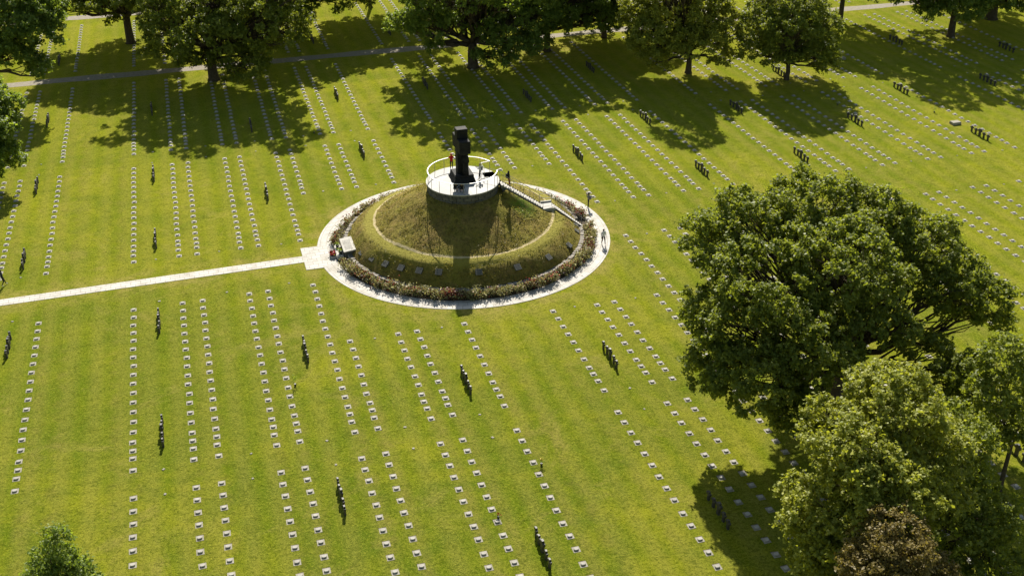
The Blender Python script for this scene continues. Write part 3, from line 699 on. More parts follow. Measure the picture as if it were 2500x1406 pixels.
for (x, y, b) in sorted(groups):
    gi[b] = gi.get(b, 0)+1
    for k in range(5):
        tall = k == 2; src = tall0 if tall else small0; i = int(tall)
        if first[i]: o = src; first[i] = False
        else: o = src.copy(); COL.objects.link(o)
        o.location = (x+rg.gauss(0, 0.02), y+(k-2)*0.80+rg.gauss(0, 0.02), -0.02); o.rotation_euler = (rg.gauss(0, 0.015), rg.gauss(0, 0.015), rg.gauss(0, 0.04))
        pos = ['front', 'second', '', 'fourth', 'rearmost'][k]
        lab = (f"taller middle dark cross of five, cross row {gi[b]} from left, {bname[b]}" if tall else f"short dark stone cross, {pos} of five, cross row {gi[b]} from left, {bname[b]}")
        tag(o, lab, 'stone cross', 'dark stone crosses in rows of five')

# flat memorial stones
for (x, y, lab) in ((68.3, 13.2, 'broad flat pinkish memorial stone on bare soil right of the cross rows'), (68.3, 41.2, 'broad flat pale stone beside the shade edge right of the round tree')):
    m = MB(); m.box(-0.62, 0.62, -0.45, 0.45, 0.0, 0.34, tx=0.04, ty=0.04); o = m.build('memorial_stone', M_WHITE, loc=(x, y, 0), bevel=0.03); tag(o, lab, 'memorial stone')
# grave flowers
def gflower(x, y, h, mat, lab, seed):
    e = empty('grave_flowers', (x, y, 0)); tag(e, lab, 'grave flowers')
    m = MB(); m.loft([(0, 0, 0, 0.07, 0.07), (0, 0, 0.16, 0.10, 0.10), (0, 0, 0.2, 0.085, 0.085)], 10); m.build('vase', M_BASALT, e)
    rg = np.random.default_rng(seed); n = 70; P = rg.normal(size=(n, 3))*np.array([0.09, 0.09, h*0.2])+np.array([0, 0, 0.2+h*0.5])
    mi = (P[:, 2] > 0.2+h*0.6)*1
    o = bpy.data.objects.new('bouquet', leaf_mesh('bouquet', P, 0.10, 0.3, rg, [L_DARK, mat], mi)); COL.objects.link(o); o.parent = e
gflower(-4.0, -38.5, 0.55, M_YEL, 'yellow flowers in a tall vase beside a grave marker on the nearest lawn', 1)
gflower(-20.4, -22.6, 0.95, L_DARK, 'tall dark plant beside the grave row left of the cross rows', 2)
gflower(-8.7, -43.3, 0.30, M_RED, 'small dark pot in front of a grave marker on the nearest lawn', 3)
gflower(-11.3, 34.0, 0.5, M_YEL, 'small potted plant by the grave rows behind the mound', 4)
gflower(57.5, 23.8, 0.5, L_DARK, 'dark potted bush beside a grave row near the round tree', 5)
gflower(68.2, 17.6, 0.6, L_DARK, 'dark potted plant on the grave row above the flat memorial stone', 6)

# ------------------------------------------------------------------ trees
def tube_np(V, Fc, pts, rad, n=6):
    mbt.tube(pts, rad, n)
def curve_pts(a, b, sag, rg, k=6, wig=0.06):
    a, b = Vector(a), Vector(b); L = (b-a).length; out = []
    for i in range(k+1):
        t = i/k; p = a.lerp(b, t); p.z += sag*L*math.sin(PI*t)
        if 0 < i < k: p += Vector((rg.gauss(0, 1), rg.gauss(0, 1), rg.gauss(0, 0.6)))*wig*L*0.6
        out.append(p)
    return out
def make_tree(name, label, base, lobes, trunk_h, trunk_r, lmat, seed, leaf=0.30, dens=1.0, clump_r=1.35, rz=0.0, bark=M_BARK, lean=(0, 0), cgap=1.0, group='broadleaf trees', twigs=15, hang=0.0, upb=1.0, low=-0.55):
    """lobes: (dx, dy, z, rx, ry, rz) crown ellipsoids round the trunk; leaves grow in clumps at the branch ends"""
    rg = random.Random(seed); rn = np.random.default_rng(seed)
    root = empty(name, (base[0], base[1], 0), rz); tag(root, label, 'tree', group)
    wood = MB(); top = Vector((lean[0], lean[1], trunk_h))
    tp_ = [Vector((0, 0, -0.2)), Vector((lean[0]*0.05, lean[1]*0.05, 0.35)), Vector((lean[0]*0.45+rg.gauss(0, 0.08), lean[1]*0.45, trunk_h*0.5)), top]
    wood.tube(tp_, [trunk_r*1.55, trunk_r*1.08, trunk_r*0.92, trunk_r*0.85], 10)
    clumps = []
    for li, (lx, ly, lz, ax, ay, az) in enumerate(lobes):
        c = Vector((lx, ly, lz)); area = (ax*ay+ax*az+ay*az)/3*4*PI
        nc = max(4, int(area/(clump_r**2*1.9)*cgap))
        mid = c-Vector((0, 0, az*0.35)); st_ = top+Vector((rg.gauss(0, 0.1), rg.gauss(0, 0.1), rg.uniform(-0.25, 0.1)*trunk_h*0.5))
        limb = curve_pts(st_, mid, -0.05+rg.uniform(0, 0.12), rg, 7, 0.05)
        rl = trunk_r*rg.uniform(0.42, 0.58)
        wood.tube(limb, [rl*(1-0.75*i/7) for i in range(8)], 7)
        tries = 0; got = 0; mine = []
        while got < nc and tries < nc*14:
            tries += 1
            d = Vector((rg.gauss(0, 1), rg.gauss(0, 1), rg.gauss(0, 1))).normalized()
            if d.z < low: continue
            q = rg.uniform(0.72, 1.0) if rg.random() < 0.82 else rg.uniform(0.3, 0.7)
            p = c+Vector((d.x*ax*q, d.y*ay*q, d.z*az*q))
            if p.z < trunk_h*0.35+0.8: continue
            if any(((p.x-l[0])/l[3])**2+((p.y-l[1])/l[4])**2+((p.z-l[2])/l[5])**2 < 0.36 for j, l in enumerate(lobes) if j != li): continue
            if any((p-m_).length < clump_r*0.85 for m_ in mine): continue
            mine.append(p); got += 1
            cr = clump_r*rg.uniform(0.75, 1.3); clumps.append((p, cr, d))
            k = rg.randint(2, 7); s0 = limb[k]
            r0 = rl*(1-0.75*k/7)*0.45
            bp = curve_pts(s0, p, rg.uniform(-0.02, 0.10), rg, 4, 0.07)
            wood.tube(bp, [max(0.018, r0*(1-0.8*i/4)) for i in range(5)], 5)
    wood.build('trunk', bark, root, smooth=True)
    Ps = []; Ts = []; Ns = []
    for (p, cr, d) in clumps:
        k = twigs; nl = int(dens*20*(cr/1.3)**2*(0.30/leaf)**1.3)
        D = rn.normal(size=(k, 3)); D += np.array(d)*0.6; D[:, 2] += 0.55; D /= np.linalg.norm(D, axis=1, keepdims=True)
        L = cr*rn.uniform(0.65, 1.15, k)
        s = rn.uniform(0.30, 1.0, (k, nl))**0.7
        Q = D[:, None, :]*(L[:, None]*s)[:, :, None]*np.array([1, 1, 0.8])+rn.normal(0, 0.11*cr, (k, nl, 3))
        Q[:, :, 2] -= hang*cr*s*s
        T = 0.45+rn.normal(0, 0.10)+0.10*rn.normal(size=(k, 1))+0.17*rn.normal(size=(k, nl))
        Ps.append((Q+np.array(p)).reshape(-1, 3)); Ts.append(T.ravel()); Ns.append(np.repeat(D[:, None, :], nl, 1).reshape(-1, 3)*0.7)
    P = np.concatenate(Ps); me = leaf_mesh('crown', P, leaf, upb, rn, [lmat], None, 0.72, np.concatenate(Ts), np.concatenate(Ns)*0.8)
    o = bpy.data.objects.new('crown', me); COL.objects.link(o); o.parent = root
    print(name, len(clumps), len(P))
    return root

def loc_lobes(base, spec):
    """spec: world lobes (x, y, z, rx, ry, rz) -> relative to the trunk"""
    return [(x-base[0], y-base[1], z, a, b, c) for (x, y, z, a, b, c) in spec]

LB = {}
LB['A'] = ((21.3, -37.2), [(0.2, 7.2, 14.0, 3.5, 4, 2.5), (-5.8, 6.9, 14.1, 2.2, 3.2, 2.0), (-9.1, 5.8, 12.7, 2.6, 3.5, 2.0), (3.6, 4.2, 13.6, 3.2, 4, 2.3), (7.1, 2.1, 11.9, 3.1, 4, 2.6), (8.0, -1.3, 10.2, 2.7, 4, 2.4), (9.7, -2.8, 8.8, 1.6, 3.2, 2.9), (-1.4, -0.6, 12.8, 4.6, 5.5, 3.1), (-7.7, 0.2, 12.0, 3.7, 5, 2.7), (-10.0, -0.2, 9.0, 3.1, 4.5, 2.5), (-11.3, -1.9, 6.3, 2.3, 3.5, 2.3), (-9.8, -4.5, 6.6, 3.1, 4, 2.4), (-5.8, -4.6, 9.4, 3.3, 4.3, 2.7), (4.1, -6.4, 6.8, 2.9, 3, 1.2), (5.4, -7.8, 5.1, 1.7, 2.5, 1.5), (-7.8, -7.6, 4.9, 2.5, 3.2, 1.6), (-0.4, -4.1, 10.3, 2.4, 3.5, 1.7), (4.0, 8.2, 9.4, 3.8, 4.5, 2.4), (-1.3, 7.7, 11.9, 3.0, 4.5, 2.3), (7.1, 5.2, 9.6, 3.4, 4.5, 2.4)])
LB['B'] = ((13.3, -56.8), [(-0.3, 2.2, 12.8, 2.9, 3.5, 2.1), (-4.0, 0.1, 12.0, 2.7, 3.5, 2.1), (2.2, 1.5, 10.0, 2.2, 3.2, 1.9), (-3.3, -2.2, 10.9, 3.1, 3.5, 2.0), (-5.6, -0.5, 8.2, 2.2, 3.2, 1.7), (-4.3, -2.9, 8.1, 2.7, 3.2, 1.8), (-6.5, -1.2, 6.6, 1.6, 2.6, 1.6), (1.4, -0.4, 8.4, 2.1, 3.2, 1.9), (-5.6, -2.6, 5.2, 2.2, 3, 1.5)])
LB['G'] = ((20.9, -55.6), [(-2.4, 0.7, 6.1, 2.0, 2.4, 1.6), (-0.6, -0.9, 4.2, 1.9, 2.4, 1.3), (-3.7, -1.0, 3.8, 2.2, 2.6, 1.4), (-1.6, -3.7, 2.1, 2.3, 2.4, 1.2), (-5.0, -1.7, 1.9, 2.1, 2.4, 1.6), (-0.8, 2.3, 8.2, 1.6, 2.2, 1.5)])
LB['E'] = ((26.9, -50.7), [(-1.8, 0.5, 11.1, 1.7, 2.0, 1.4), (-2.5, 0.2, 8.8, 1.5, 2.0, 1.5), (-0.1, 0.0, 6.0, 1.3, 1.6, 1.3), (-2.5, -0.3, 5.7, 1.1, 1.4, 1.1), (1.1, 0.7, 8.8, 1.1, 1.8, 1.4)])
LB['C'] = ((10.1, -63.6), [(-1.7, 0.5, 10.3, 1.9, 2.2, 1.6), (-2.9, -0.2, 9.1, 1.9, 2.3, 1.5), (-0.1, 0.0, 8.1, 1.8, 2.3, 1.5), (-2.0, -1.0, 7.4, 2.9, 3, 1.9)])
LB['D'] = ((-37.9, -44.2), [(1.2, -0.3, 6.4, 0.5, 0.6, 0.9), (0.6, -0.2, 4.6, 1.2, 1.1, 1.1), (1.0, -0.6, 3.6, 1.8, 1.5, 1.1), (0.4, -0.6, 2.2, 2.7, 2.1, 1.4)])
LB['T1a'] = ((-50.1, 30.5), [(3.1, -0.9, 7.0, 2.1, 3.5, 3.0), (1.5, -3.6, 5.3, 3.0, 4, 3.2), (3.3, -4.1, 3.5, 1.8, 2.2, 1.6), (-0.5, 0.2, 7.5, 4.6, 5, 4.2), (4.3, 0.9, 9.0, 1.0, 1.6, 1.4), (2.0, 1.5, 9.7, 2.3, 3, 2.3)])
LB['T1b'] = ((-51.9, 60.2), [(6.3, -2.9, 10.6, 4.9, 5, 4.1), (2.4, -0.7, 11.9, 6.3, 6, 5.2), (4.0, -4.3, 7.3, 3.5, 3.5, 2.4), (7.3, -6.3, 5.4, 1.1, 1.2, 2.2), (8.9, -1.5, 12.2, 2.7, 3.5, 2.7), (-0.0, -3.1, 6.8, 2.7, 3, 2.7)])
LB['T2'] = ((-33.8, 81.3), [(-0.1, 0.0, 10.6, 9.4, 7, 4.5), (-6.0, 1.7, 7.8, 4.7, 4, 2.8), (5.1, -3.6, 9.2, 5.0, 4.5, 3.7), (-2.2, -2.5, 5.1, 0.9, 1.0, 1.9), (-9.0, 2.6, 6.2, 3.2, 3.5, 2.9), (1.3, 5.9, 7.8, 5.9, 5, 3.9), (2.8, -7.1, 13.8, 5.4, 6, 3.6), (-3.7, -4.1, 13.0, 5.5, 5, 3.3), (1.1, 3.9, 14.0, 7.6, 6, 3.8), (7.1, -2.1, 14.2, 5.6, 6, 3.7), (-1.2, -12.1, 9.9, 4.7, 4.5, 1.8), (-5.9, -7.7, 9.7, 3.6, 4, 2.1), (4.5, -11.7, 9.7, 3.6, 4, 2.1)])
LB['T3'] = ((-22.3, 59.2), [(2.9, -0.8, 13.2, 8.5, 8, 5.6), (-4.1, -1.9, 8.9, 4.5, 5, 4.2), (6.0, -7.0, 8.9, 6.7, 5, 4.5), (0.4, -8.5, 8.4, 5.5, 3.5, 3.0), (-6.4, -1.3, 5.8, 2.7, 3, 2.3), (4.3, -8.5, 4.4, 3.1, 2.6, 2.0), (-2.6, -4.4, 4.3, 2.8, 3, 2.0), (10.1, -5.0, 8.6, 3.7, 4, 3.7), (2.8, -7.0, 2.3, 1.7, 1.6, 1.0), (7.0, -5.1, 6.0, 3.4, 3, 2.3), (-1.4, 6.6, 9.9, 5.9, 5, 3.5), (5.4, 5.7, 9.0, 5.9, 5, 3.6), (-6.7, 5.1, 8.4, 2.9, 4, 2.9), (9.2, 2.5, 8.9, 4.1, 4, 3.2), (12.8, -5.8, 14.2, 3.9, 5, 3.3), (-7.6, 0.1, 13.7, 3.3, 4, 2.5)])
LB['T3c'] = ((-11.9, 82.8), [(7.9, -2.3, 9.2, 7.2, 6, 4.6), (5.9, -4.8, 5.1, 3.6, 3, 1.8), (3.1, -1.9, 6.3, 4.9, 4.5, 3.6), (12.2, -5.6, 4.5, 3.6, 2, 1.0), (2.5, -3.9, 2.8, 3.3, 3, 2.3), (4.5, -5.5, 2.1, 2.6, 1.6, 1.3), (5.4, -7.8, 11.0, 5.7, 5, 3.2), (11.9, -6.6, 11.2, 5.8, 5, 3.2), (1.2, -10.8, 9.8, 5.0, 4.5, 2.8), (6.6, -12.3, 10.4, 5.0, 4.5, 2.8), (-2.7, -6.5, 9.7, 5.0, 5, 2.8)])
LB['T4'] = ((14.7, 53.7), [(-0.0, 0.0, 11.7, 9.6, 8, 5.8), (-5.7, -0.4, 7.9, 5.0, 4.5, 3.2), (4.1, -4.3, 6.7, 4.4, 4.5, 3.8), (0.9, 3.9, 7.1, 5.4, 5, 3.3), (-9.7, 1.8, 7.1, 2.5, 2.6, 2.2), (-6.0, -1.4, 4.6, 1.3, 1.4, 1.6), (1.6, -5.7, 3.4, 3.2, 2.8, 2.0), (5.5, -5.8, 4.6, 2.9, 3, 2.4), (8.4, -2.4, 8.8, 4.4, 4.5, 4.4), (-2.7, 7.0, 9.0, 5.5, 5, 3.6), (5.8, 5.6, 9.3, 6.1, 5, 3.7), (9.3, 2.5, 9.2, 4.2, 5, 3.6), (-2.0, -7.8, 13.8, 5.0, 5, 2.8), (3.6, -8.3, 13.2, 5.0, 5, 2.8), (-6.9, -4.2, 13.0, 4.5, 5, 2.5)])
LB['T5'] = ((27.5, 58.0), [(2.6, -0.7, 9.1, 8.6, 7, 4.9), (-0.7, -2.9, 5.9, 4.0, 3.5, 2.6), (6.4, -2.9, 5.9, 4.6, 4, 2.9), (10.1, -2.9, 5.3, 3.1, 3.5, 3.1), (-3.6, -4.2, 2.8, 2.4, 2.2, 1.7), (-0.4, 6.4, 7.6, 5.1, 5, 3.8), (5.7, 4.6, 6.9, 5.7, 5, 3.8), (9.9, 1.3, 6.8, 3.8, 4, 3.1), (-2.5, -6.6, 11.8, 5.3, 5, 2.9), (3.8, -6.3, 11.3, 5.3, 5, 3.0), (2.6, 1.3, 12.2, 5.5, 5, 3.1), (8.3, 2.8, 12.7, 5.6, 5, 3.1)])
LB['T5b'] = ((38.3, 62.0), [(0.0, -0.0, 8.5, 7.0, 6, 3.8), (-1.3, 3.5, 3.9, 4.6, 4, 3.3), (2.2, -1.7, 5.0, 3.8, 4, 3.2), (-5.8, -1.4, 8.1, 5.0, 5, 3.1), (-2.5, -6.6, 11.5, 5.5, 5, 3.0), (4.9, -1.4, 7.9, 3.8, 5, 3.2), (-0.5, 4.3, 11.4, 5.8, 5, 3.2), (5.6, 2.5, 11.4, 5.8, 5, 3.2), (4.0, 7.2, 11.7, 5.9, 5, 3.3)])
LB['T6'] = ((43.9, 42.1), [(-1.8, 0.5, 10.6, 6.6, 5.5, 4.3), (-6.7, 1.9, 8.3, 3.6, 4, 3.6), (3.4, -1.0, 7.1, 3.4, 4, 3.5), (-5.0, -1.7, 6.2, 5.2, 4, 2.8), (-0.9, -3.9, 5.7, 4.6, 3.5, 2.2), (-6.7, -0.1, 4.2, 2.9, 2.6, 2.2), (3.1, -4.0, 3.3, 1.9, 1.8, 1.7), (-6.3, -2.3, 3.0, 1.4, 1.4, 1.3), (-0.9, 5.5, 9.3, 4.8, 4.5, 3.3), (3.7, 4.1, 8.7, 4.2, 4, 3.0), (-4.8, -2.8, 14.2, 4.5, 5, 2.8), (-2.2, 9.0, 12.7, 5.4, 5, 3.0), (4.2, 7.1, 12.1, 5.4, 5, 3.0)])
LB['T7'] = ((56.0, 35.2), [(-1.0, 0.3, 11.1, 5.0, 5, 4.2), (-4.0, 1.2, 7.4, 3.3, 4, 3.3), (3.0, -0.9, 7.4, 3.3, 4, 3.5), (-2.6, -3.4, 8.3, 4.7, 4.2, 3.5), (-4.8, -0.7, 4.8, 3.0, 3, 2.2), (2.5, -2.8, 4.5, 3.3, 3, 2.3), (-0.9, -1.3, 4.4, 3.4, 3, 1.3), (4.0, -3.2, 2.7, 1.6, 1.8, 1.4), (0.0, 4.2, 7.4, 4.1, 4, 3.5), (3.9, 4.1, 7.1, 3.8, 4, 3.5), (0.9, 2.9, 5.3, 4.7, 4, 2.6)])
LB['T8'] = ((79.0, 59.6), [(-0.5, 0.1, 8.7, 8.0, 6.5, 5.0), (1.8, -2.6, 7.2, 4.3, 4, 2.6), (-4.7, 1.3, 6.1, 3.7, 4, 3.0), (-1.1, -5.9, 12.7, 6.4, 6, 3.8), (-6.1, -2.4, 11.6, 5.8, 6, 3.9), (-3.0, -7.5, 9.4, 5.1, 4.5, 2.5), (4.3, -7.5, 9.2, 4.5, 4.5, 2.6)])
LB['T9'] = ((90.8, 46.3), [(-1.7, 0.5, 9.7, 9.2, 7, 5.1), (-9.8, 1.8, 7.4, 3.8, 4, 1.9), (-2.6, -3.4, 6.0, 5.6, 4.5, 2.4), (3.8, -3.2, 6.0, 3.5, 3.5, 2.0), (-6.5, -0.2, 5.7, 2.2, 2, 1.3), (-0.1, 6.3, 6.9, 5.9, 5, 3.9), (5.6, 4.6, 6.9, 5.9, 5, 3.9), (-9.7, -3.4, 14.7, 6.0, 6, 3.6), (-2.1, -5.6, 14.1, 6.0, 6, 3.6), (-12.0, -4.8, 11.1, 4.2, 4, 1.8)])
LB['T10'] = ((103.2, 52.9), [(-0.3, 0.1, 11.1, 9.2, 7, 5.3), (-5.5, -0.5, 5.4, 3.6, 3, 1.5), (3.4, -3.1, 5.4, 4.0, 4, 2.0), (0.9, -3.4, 3.3, 2.3, 2.2, 1.2), (1.4, 5.8, 5.7, 6.9, 6, 4.1), (-5.0, -4.8, 15.6, 7.6, 6, 4.4), (3.9, -4.3, 11.8, 6.5, 6, 4.5), (-6.3, -7.5, 9.1, 5.1, 5, 2.5)])
LB['Ts'] = ((5.9, 90.2), [(0.3, -0.1, 9.7, 8.3, 6, 4.1), (-2.3, -1.4, 6.1, 4.1, 3.5, 2.1), (-0.5, -6.1, 13.0, 7.3, 6, 4.0), (5.6, -1.6, 10.4, 6.2, 6, 4.1), (-0.3, -14.5, 9.3, 5.2, 4.5, 2.9), (5.9, -16.3, 9.0, 5.2, 4.5, 2.9), (-5.6, -10.9, 9.5, 4.6, 4, 2.6)])
LB['Tz'] = ((-52.8, 11.9), [(3.3, -1.0, 5.5, 2.9, 4, 2.9), (2.4, -0.7, 8.1, 4.4, 5, 3.6)])

def T(k, label, lmat, name='oak_tree', th=3.0, tr=0.45, **kw):
    b, l = LB[k]; return make_tree(name, label, b, l, th, tr, lmat, kw.pop('seed', sum(map(ord, k))), **kw)
T('A', 'largest spreading oak right of the mound with heavy forking limbs', L_OAK, th=3.6, tr=0.62, leaf=0.25, clump_r=0.92, dens=1.2, cgap=0.55)
T('B', 'bright yellow-green leafy tree in the lower right overlapping the largest oak', L_LIGHT, 'broadleaf_tree', th=3.2, tr=0.40, leaf=0.23, clump_r=0.85, dens=1.2, cgap=0.7, upb=1.3)
T('G', 'thin-crowned tree with leaning dark limbs and pale twigs at lower right', L_OAK, 'broadleaf_tree', th=2.2, tr=0.36, leaf=0.24, clump_r=0.9, dens=0.75, cgap=0.75)
T('E', 'slender sparse young tree at the right edge beside the largest oak', L_OAK, 'young_tree', th=4.2, tr=0.17, leaf=0.25, clump_r=0.85, dens=0.8, cgap=0.8)
T('C', 'copper brown leaved tree top at the bottom right', L_COPPER, 'copper_tree', th=4.0, tr=0.3, leaf=0.17, clump_r=0.7, dens=1.0)
T('D', 'small dark pointed young tree at the bottom left corner', L_DARK, 'young_tree', th=1.6, tr=0.10, leaf=0.19, clump_r=0.55, dens=0.8)
T('T1a', 'dark oak cut by the left edge above the slab path', L_DARK, th=3.5, tr=0.5, leaf=0.32, clump_r=1.1, cgap=0.62)
T('T1b', 'dark oak in the top left corner overhanging the gravel path', L_DARK, th=4.0, tr=0.5, leaf=0.34, clump_r=1.1, cgap=0.62)
T('T2', 'oak with thick bare trunk beyond the gravel path at upper left', L_OAK, th=5.0, tr=0.62, leaf=0.32, clump_r=1.05, cgap=0.45)
T('T3', 'wide oak on the gravel path edge left of the monument with low drooping boughs', L_OAK, th=4.2, tr=0.70, leaf=0.30, clump_r=1.0, cgap=0.42)
T('T3c', 'oak beyond the gravel path reaching a long bough over the sunny lawn', L_DARK, th=4.2, tr=0.50, leaf=0.32, clump_r=1.05, cgap=0.40)
T('T4', 'large dark oak with forked limbs directly behind the monument', L_DARK, th=3.8, tr=0.75, leaf=0.30, clump_r=1.0, cgap=0.42)
T('T5', 'dark oak right of the forked oak behind the monument', L_DARK, th=3.6, tr=0.50, leaf=0.30, clump_r=1.0, cgap=0.42)
T('T5b', 'dark tree half hidden between the dark oak and the airy tree', L_DARK, th=3.8, tr=0.42, leaf=0.30, clump_r=1.0, cgap=0.42)
T('T6', 'airy light green tree between the dark oaks and the round tree', L_LIGHT, 'broadleaf_tree', th=3.0, tr=0.42, leaf=0.28, clump_r=0.95, dens=0.9, cgap=0.5)
T('T7', 'neat round-crowned tree standing alone with its shadow at upper right', L_OAK, 'round_tree', th=2.4, tr=0.34, leaf=0.25, clump_r=0.75, dens=1.0, cgap=0.48)
T('T8', 'tree with slim dark trunk beside the gravel path right of the round tree', L_DARK, th=4.5, tr=0.42, leaf=0.32, clump_r=1.05, cgap=0.40)
T('T9', 'oak with straight trunk in front of the gravel path at upper right', L_DARK, th=5.0, tr=0.55, leaf=0.32, clump_r=1.05, cgap=0.40)
T('T10', 'broad oak with thick flared trunk at the top right corner', L_DARK, th=4.5, tr=0.85, leaf=0.38, clump_r=1.3, cgap=0.55)
T('Ts', 'tree with slim trunk on the sunny lawn beyond the gravel path', L_DARK, th=6.5, tr=0.32, leaf=0.38, clump_r=1.3, cgap=0.55)
# ------------------------------------------------------------------ people
SKIN = simple('skin', (0.42, 0.25, 0.17), (0.36, 0.21, 0.14), 9, 0.6)
def cloth(name, c): return simple(name, c, tuple(q*0.75 for q in c), 7, 0.85)
HAIRD = cloth('dark hair', (0.018, 0.013, 0.010)); SHOE = cloth('shoe', (0.10, 0.09, 0.08))
def person(label, loc, face, J, top, legs, shoes=SHOE, hair=HAIRD, hair_long=False, sleeves=True, shorts=False, pack=None, cap=None, prop=None, H=1.72):
    """J overrides joints (x right, y forward, z up) given for a 1.72 m body; face = heading of the body in degrees (0 looks along +Y)"""
    j = {'pelvis': (0, 0, 0.93), 'belly': (0, 0, 1.08), 'chest': (0, 0.01, 1.28), 'neck': (0, 0.0, 1.45), 'head': (0, 0.03, 1.58), 'crown': (0, 0.02, 1.68)}
    for s, q in (('L', -1), ('R', 1)):
        j.update({'sh'+s: (q*0.17, 0, 1.40), 'el'+s: (q*0.24, -0.02, 1.12), 'wr'+s: (q*0.25, 0.08, 0.88), 'hip'+s: (q*0.09, 0, 0.90), 'kn'+s: (q*0.10, 0.03, 0.50), 'an'+s: (q*0.11, 0, 0.09), 'toe'+s: (q*0.13, 0.17, 0.04)})
    j.update(J)
    rad = {'pelvis': (0.160, 0.125), 'belly': (0.150, 0.12), 'chest': (0.180, 0.135), 'neck': (0.055, 0.055), 'head': (0.082, 0.098), 'crown': (0.055, 0.065)}
    for s in 'LR': rad.update({'sh'+s: (0.078, 0.078), 'el'+s: (0.056, 0.056), 'wr'+s: (0.028, 0.028), 'hip'+s: (0.088, 0.09), 'kn'+s: (0.064, 0.066), 'an'+s: (0.040, 0.042), 'toe'+s: (0.038, 0.030)})
    names = list(j); V = [Vector(j[n]) for n in names]; idx = {n: i for i, n in enumerate(names)}; R = [rad[n] for n in names]; tags_ = ['']*len(names)
    E = []; seg = []
    def e(a, b, m): E.append((idx[a] if isinstance(a, str) else a, idx[b] if isinstance(b, str) else b)); seg.append(m)
    e('pelvis', 'belly', 1); e('belly', 'chest', 1); e('chest', 'neck', 1); e('neck', 'head', 0); e('head', 'crown', 0)
    for s, q in (('L', -1), ('R', 1)):
        e('chest', 'sh'+s, 1); e('sh'+s, 'el'+s, 1); e('el'+s, 'wr'+s, 1 if sleeves else 0)
        e('pelvis', 'hip'+s, 2); e('hip'+s, 'kn'+s, 2); e('kn'+s, 'an'+s, 0 if shorts else 2); e('an'+s, 'toe'+s, 3)
        w_ = V[idx['wr'+s]]; d = (w_-V[idx['el'+s]]).normalized(); a = d.cross(Vector((0, 1, 0.3))).normalized(); nn = a.cross(d)
        palm = len(V); V.append(w_+d*0.075); R.append((0.032, 0.020)); e('wr'+s, palm, 0)
        for k, ln in enumerate((0.066, 0.078, 0.072, 0.056)):
            b0 = w_+d*0.09+a*(0.030-0.020*k); i0 = len(V)
            V.append(b0+d*ln*0.5-nn*0.006); R.append((0.009, 0.009)); V.append(b0+d*ln-nn*0.024); R.append((0.007, 0.007))
            e(palm, i0, 0); e(i0, i0+1, 0)
        i0 = len(V); V.append(w_+d*0.045+a*0.045-nn*0.01); R.append((0.011, 0.011)); V.append(w_+d*0.075+a*0.060-nn*0.02); R.append((0.008, 0.008)); e(palm, i0, 0); e(i0, i0+1, 0)
    me = bpy.data.meshes.new('skel'); me.from_pydata([tuple(v) for v in V], E, [])
    ob = bpy.data.objects.new('skel', me); COL.objects.link(ob)
    md = ob.modifiers.new('skin', 'SKIN'); md.use_smooth_shade = True
    for i, r in enumerate(R): me.skin_vertices[0].data[i].radius = r; me.skin_vertices[0].data[i].use_root = (i == 0)
    sb = ob.modifiers.new('sub', 'SUBSURF'); sb.levels = 1; sb.render_levels = 1
    dg = bpy.context.evaluated_depsgraph_get(); dg.update()
    bm_ = bpy.data.meshes.new_from_object(ob.evaluated_get(dg)); bpy.data.objects.remove(ob)
    bm_.name = 'person'; bm_.materials.clear()
    for m in (SKIN, top, legs, shoes): bm_.materials.append(m)
    A = [(V[a], V[b]) for a, b in E]
    for pl in bm_.polygons:
        c = pl.center; best = 9e9; bi = 0
        for k, (p, q) in enumerate(A):
            t = max(0, min(1, (c-p).dot(q-p)/max(1e-9, (q-p).length_squared))); dd = (c-(p+(q-p)*t)).length
            dd -= 0.03 if k < 3 else 0
            if dd < best: best = dd; bi = k
        pl.material_index = seg[bi]
    p = bpy.data.objects.new('person', bm_); COL.objects.link(p); p.location = loc; p.rotation_euler = (0, 0, -R_(face)); p.scale = (H/1.72,)*3
    tag(p, label, 'person')
    hd = Vector(j['head'])
    h = MB(); h.loft([(hd.x, hd.y-0.055, hd.z-(0.16 if hair_long else 0.07), 0.060, 0.045), (hd.x, hd.y-0.045, hd.z, 0.092, 0.075), (hd.x, hd.y-0.025, hd.z+0.06, 0.096, 0.100), (hd.x, hd.y-0.015, hd.z+0.115, 0.080, 0.088), (hd.x, hd.y-0.015, hd.z+0.150, 0.040, 0.045)], 12)
    h.build('hair', hair, p, smooth=True)
    f = MB()
    for q in (-1, 1): f.box(hd.x+q*0.033-0.012, hd.x+q*0.033+0.012, hd.y+0.084, hd.y+0.094, hd.z-0.004, hd.z+0.008)
    f.box(hd.x-0.010, hd.x+0.010, hd.y+0.088, hd.y+0.112, hd.z-0.035, hd.z-0.005); f.box(hd.x-0.022, hd.x+0.022, hd.y+0.080, hd.y+0.090, hd.z-0.058, hd.z-0.050)
    f.build('face', HAIRD, p)
    if cap:
        c = MB(); c.loft([(hd.x, hd.y, hd.z+0.055, 0.103, 0.112), (hd.x, hd.y, hd.z+0.11, 0.095, 0.102), (hd.x, hd.y, hd.z+0.165, 0.045, 0.05)], 12); c.box(hd.x-0.07, hd.x+0.07, hd.y+0.08, hd.y+0.18, hd.z+0.055, hd.z+0.068); c.build('cap', cap, p, smooth=False)
    if pack:
        cz = Vector(j['chest']); c = MB(); c.box(cz.x-0.14, cz.x+0.14, cz.y-0.30, cz.y-0.12, cz.z-0.26, cz.z+0.16, tx=0.02, ty=0.02); c.build('backpack', pack, p, bevel=0.03)
    if prop:
        q = Vector(prop); c = MB(); c.box(q.x-0.06, q.x+0.06, q.y-0.03, q.y+0.03, q.z-0.045, q.z+0.045); c.build('camera_body', M_BASALT, p, bevel=0.008)
    return p
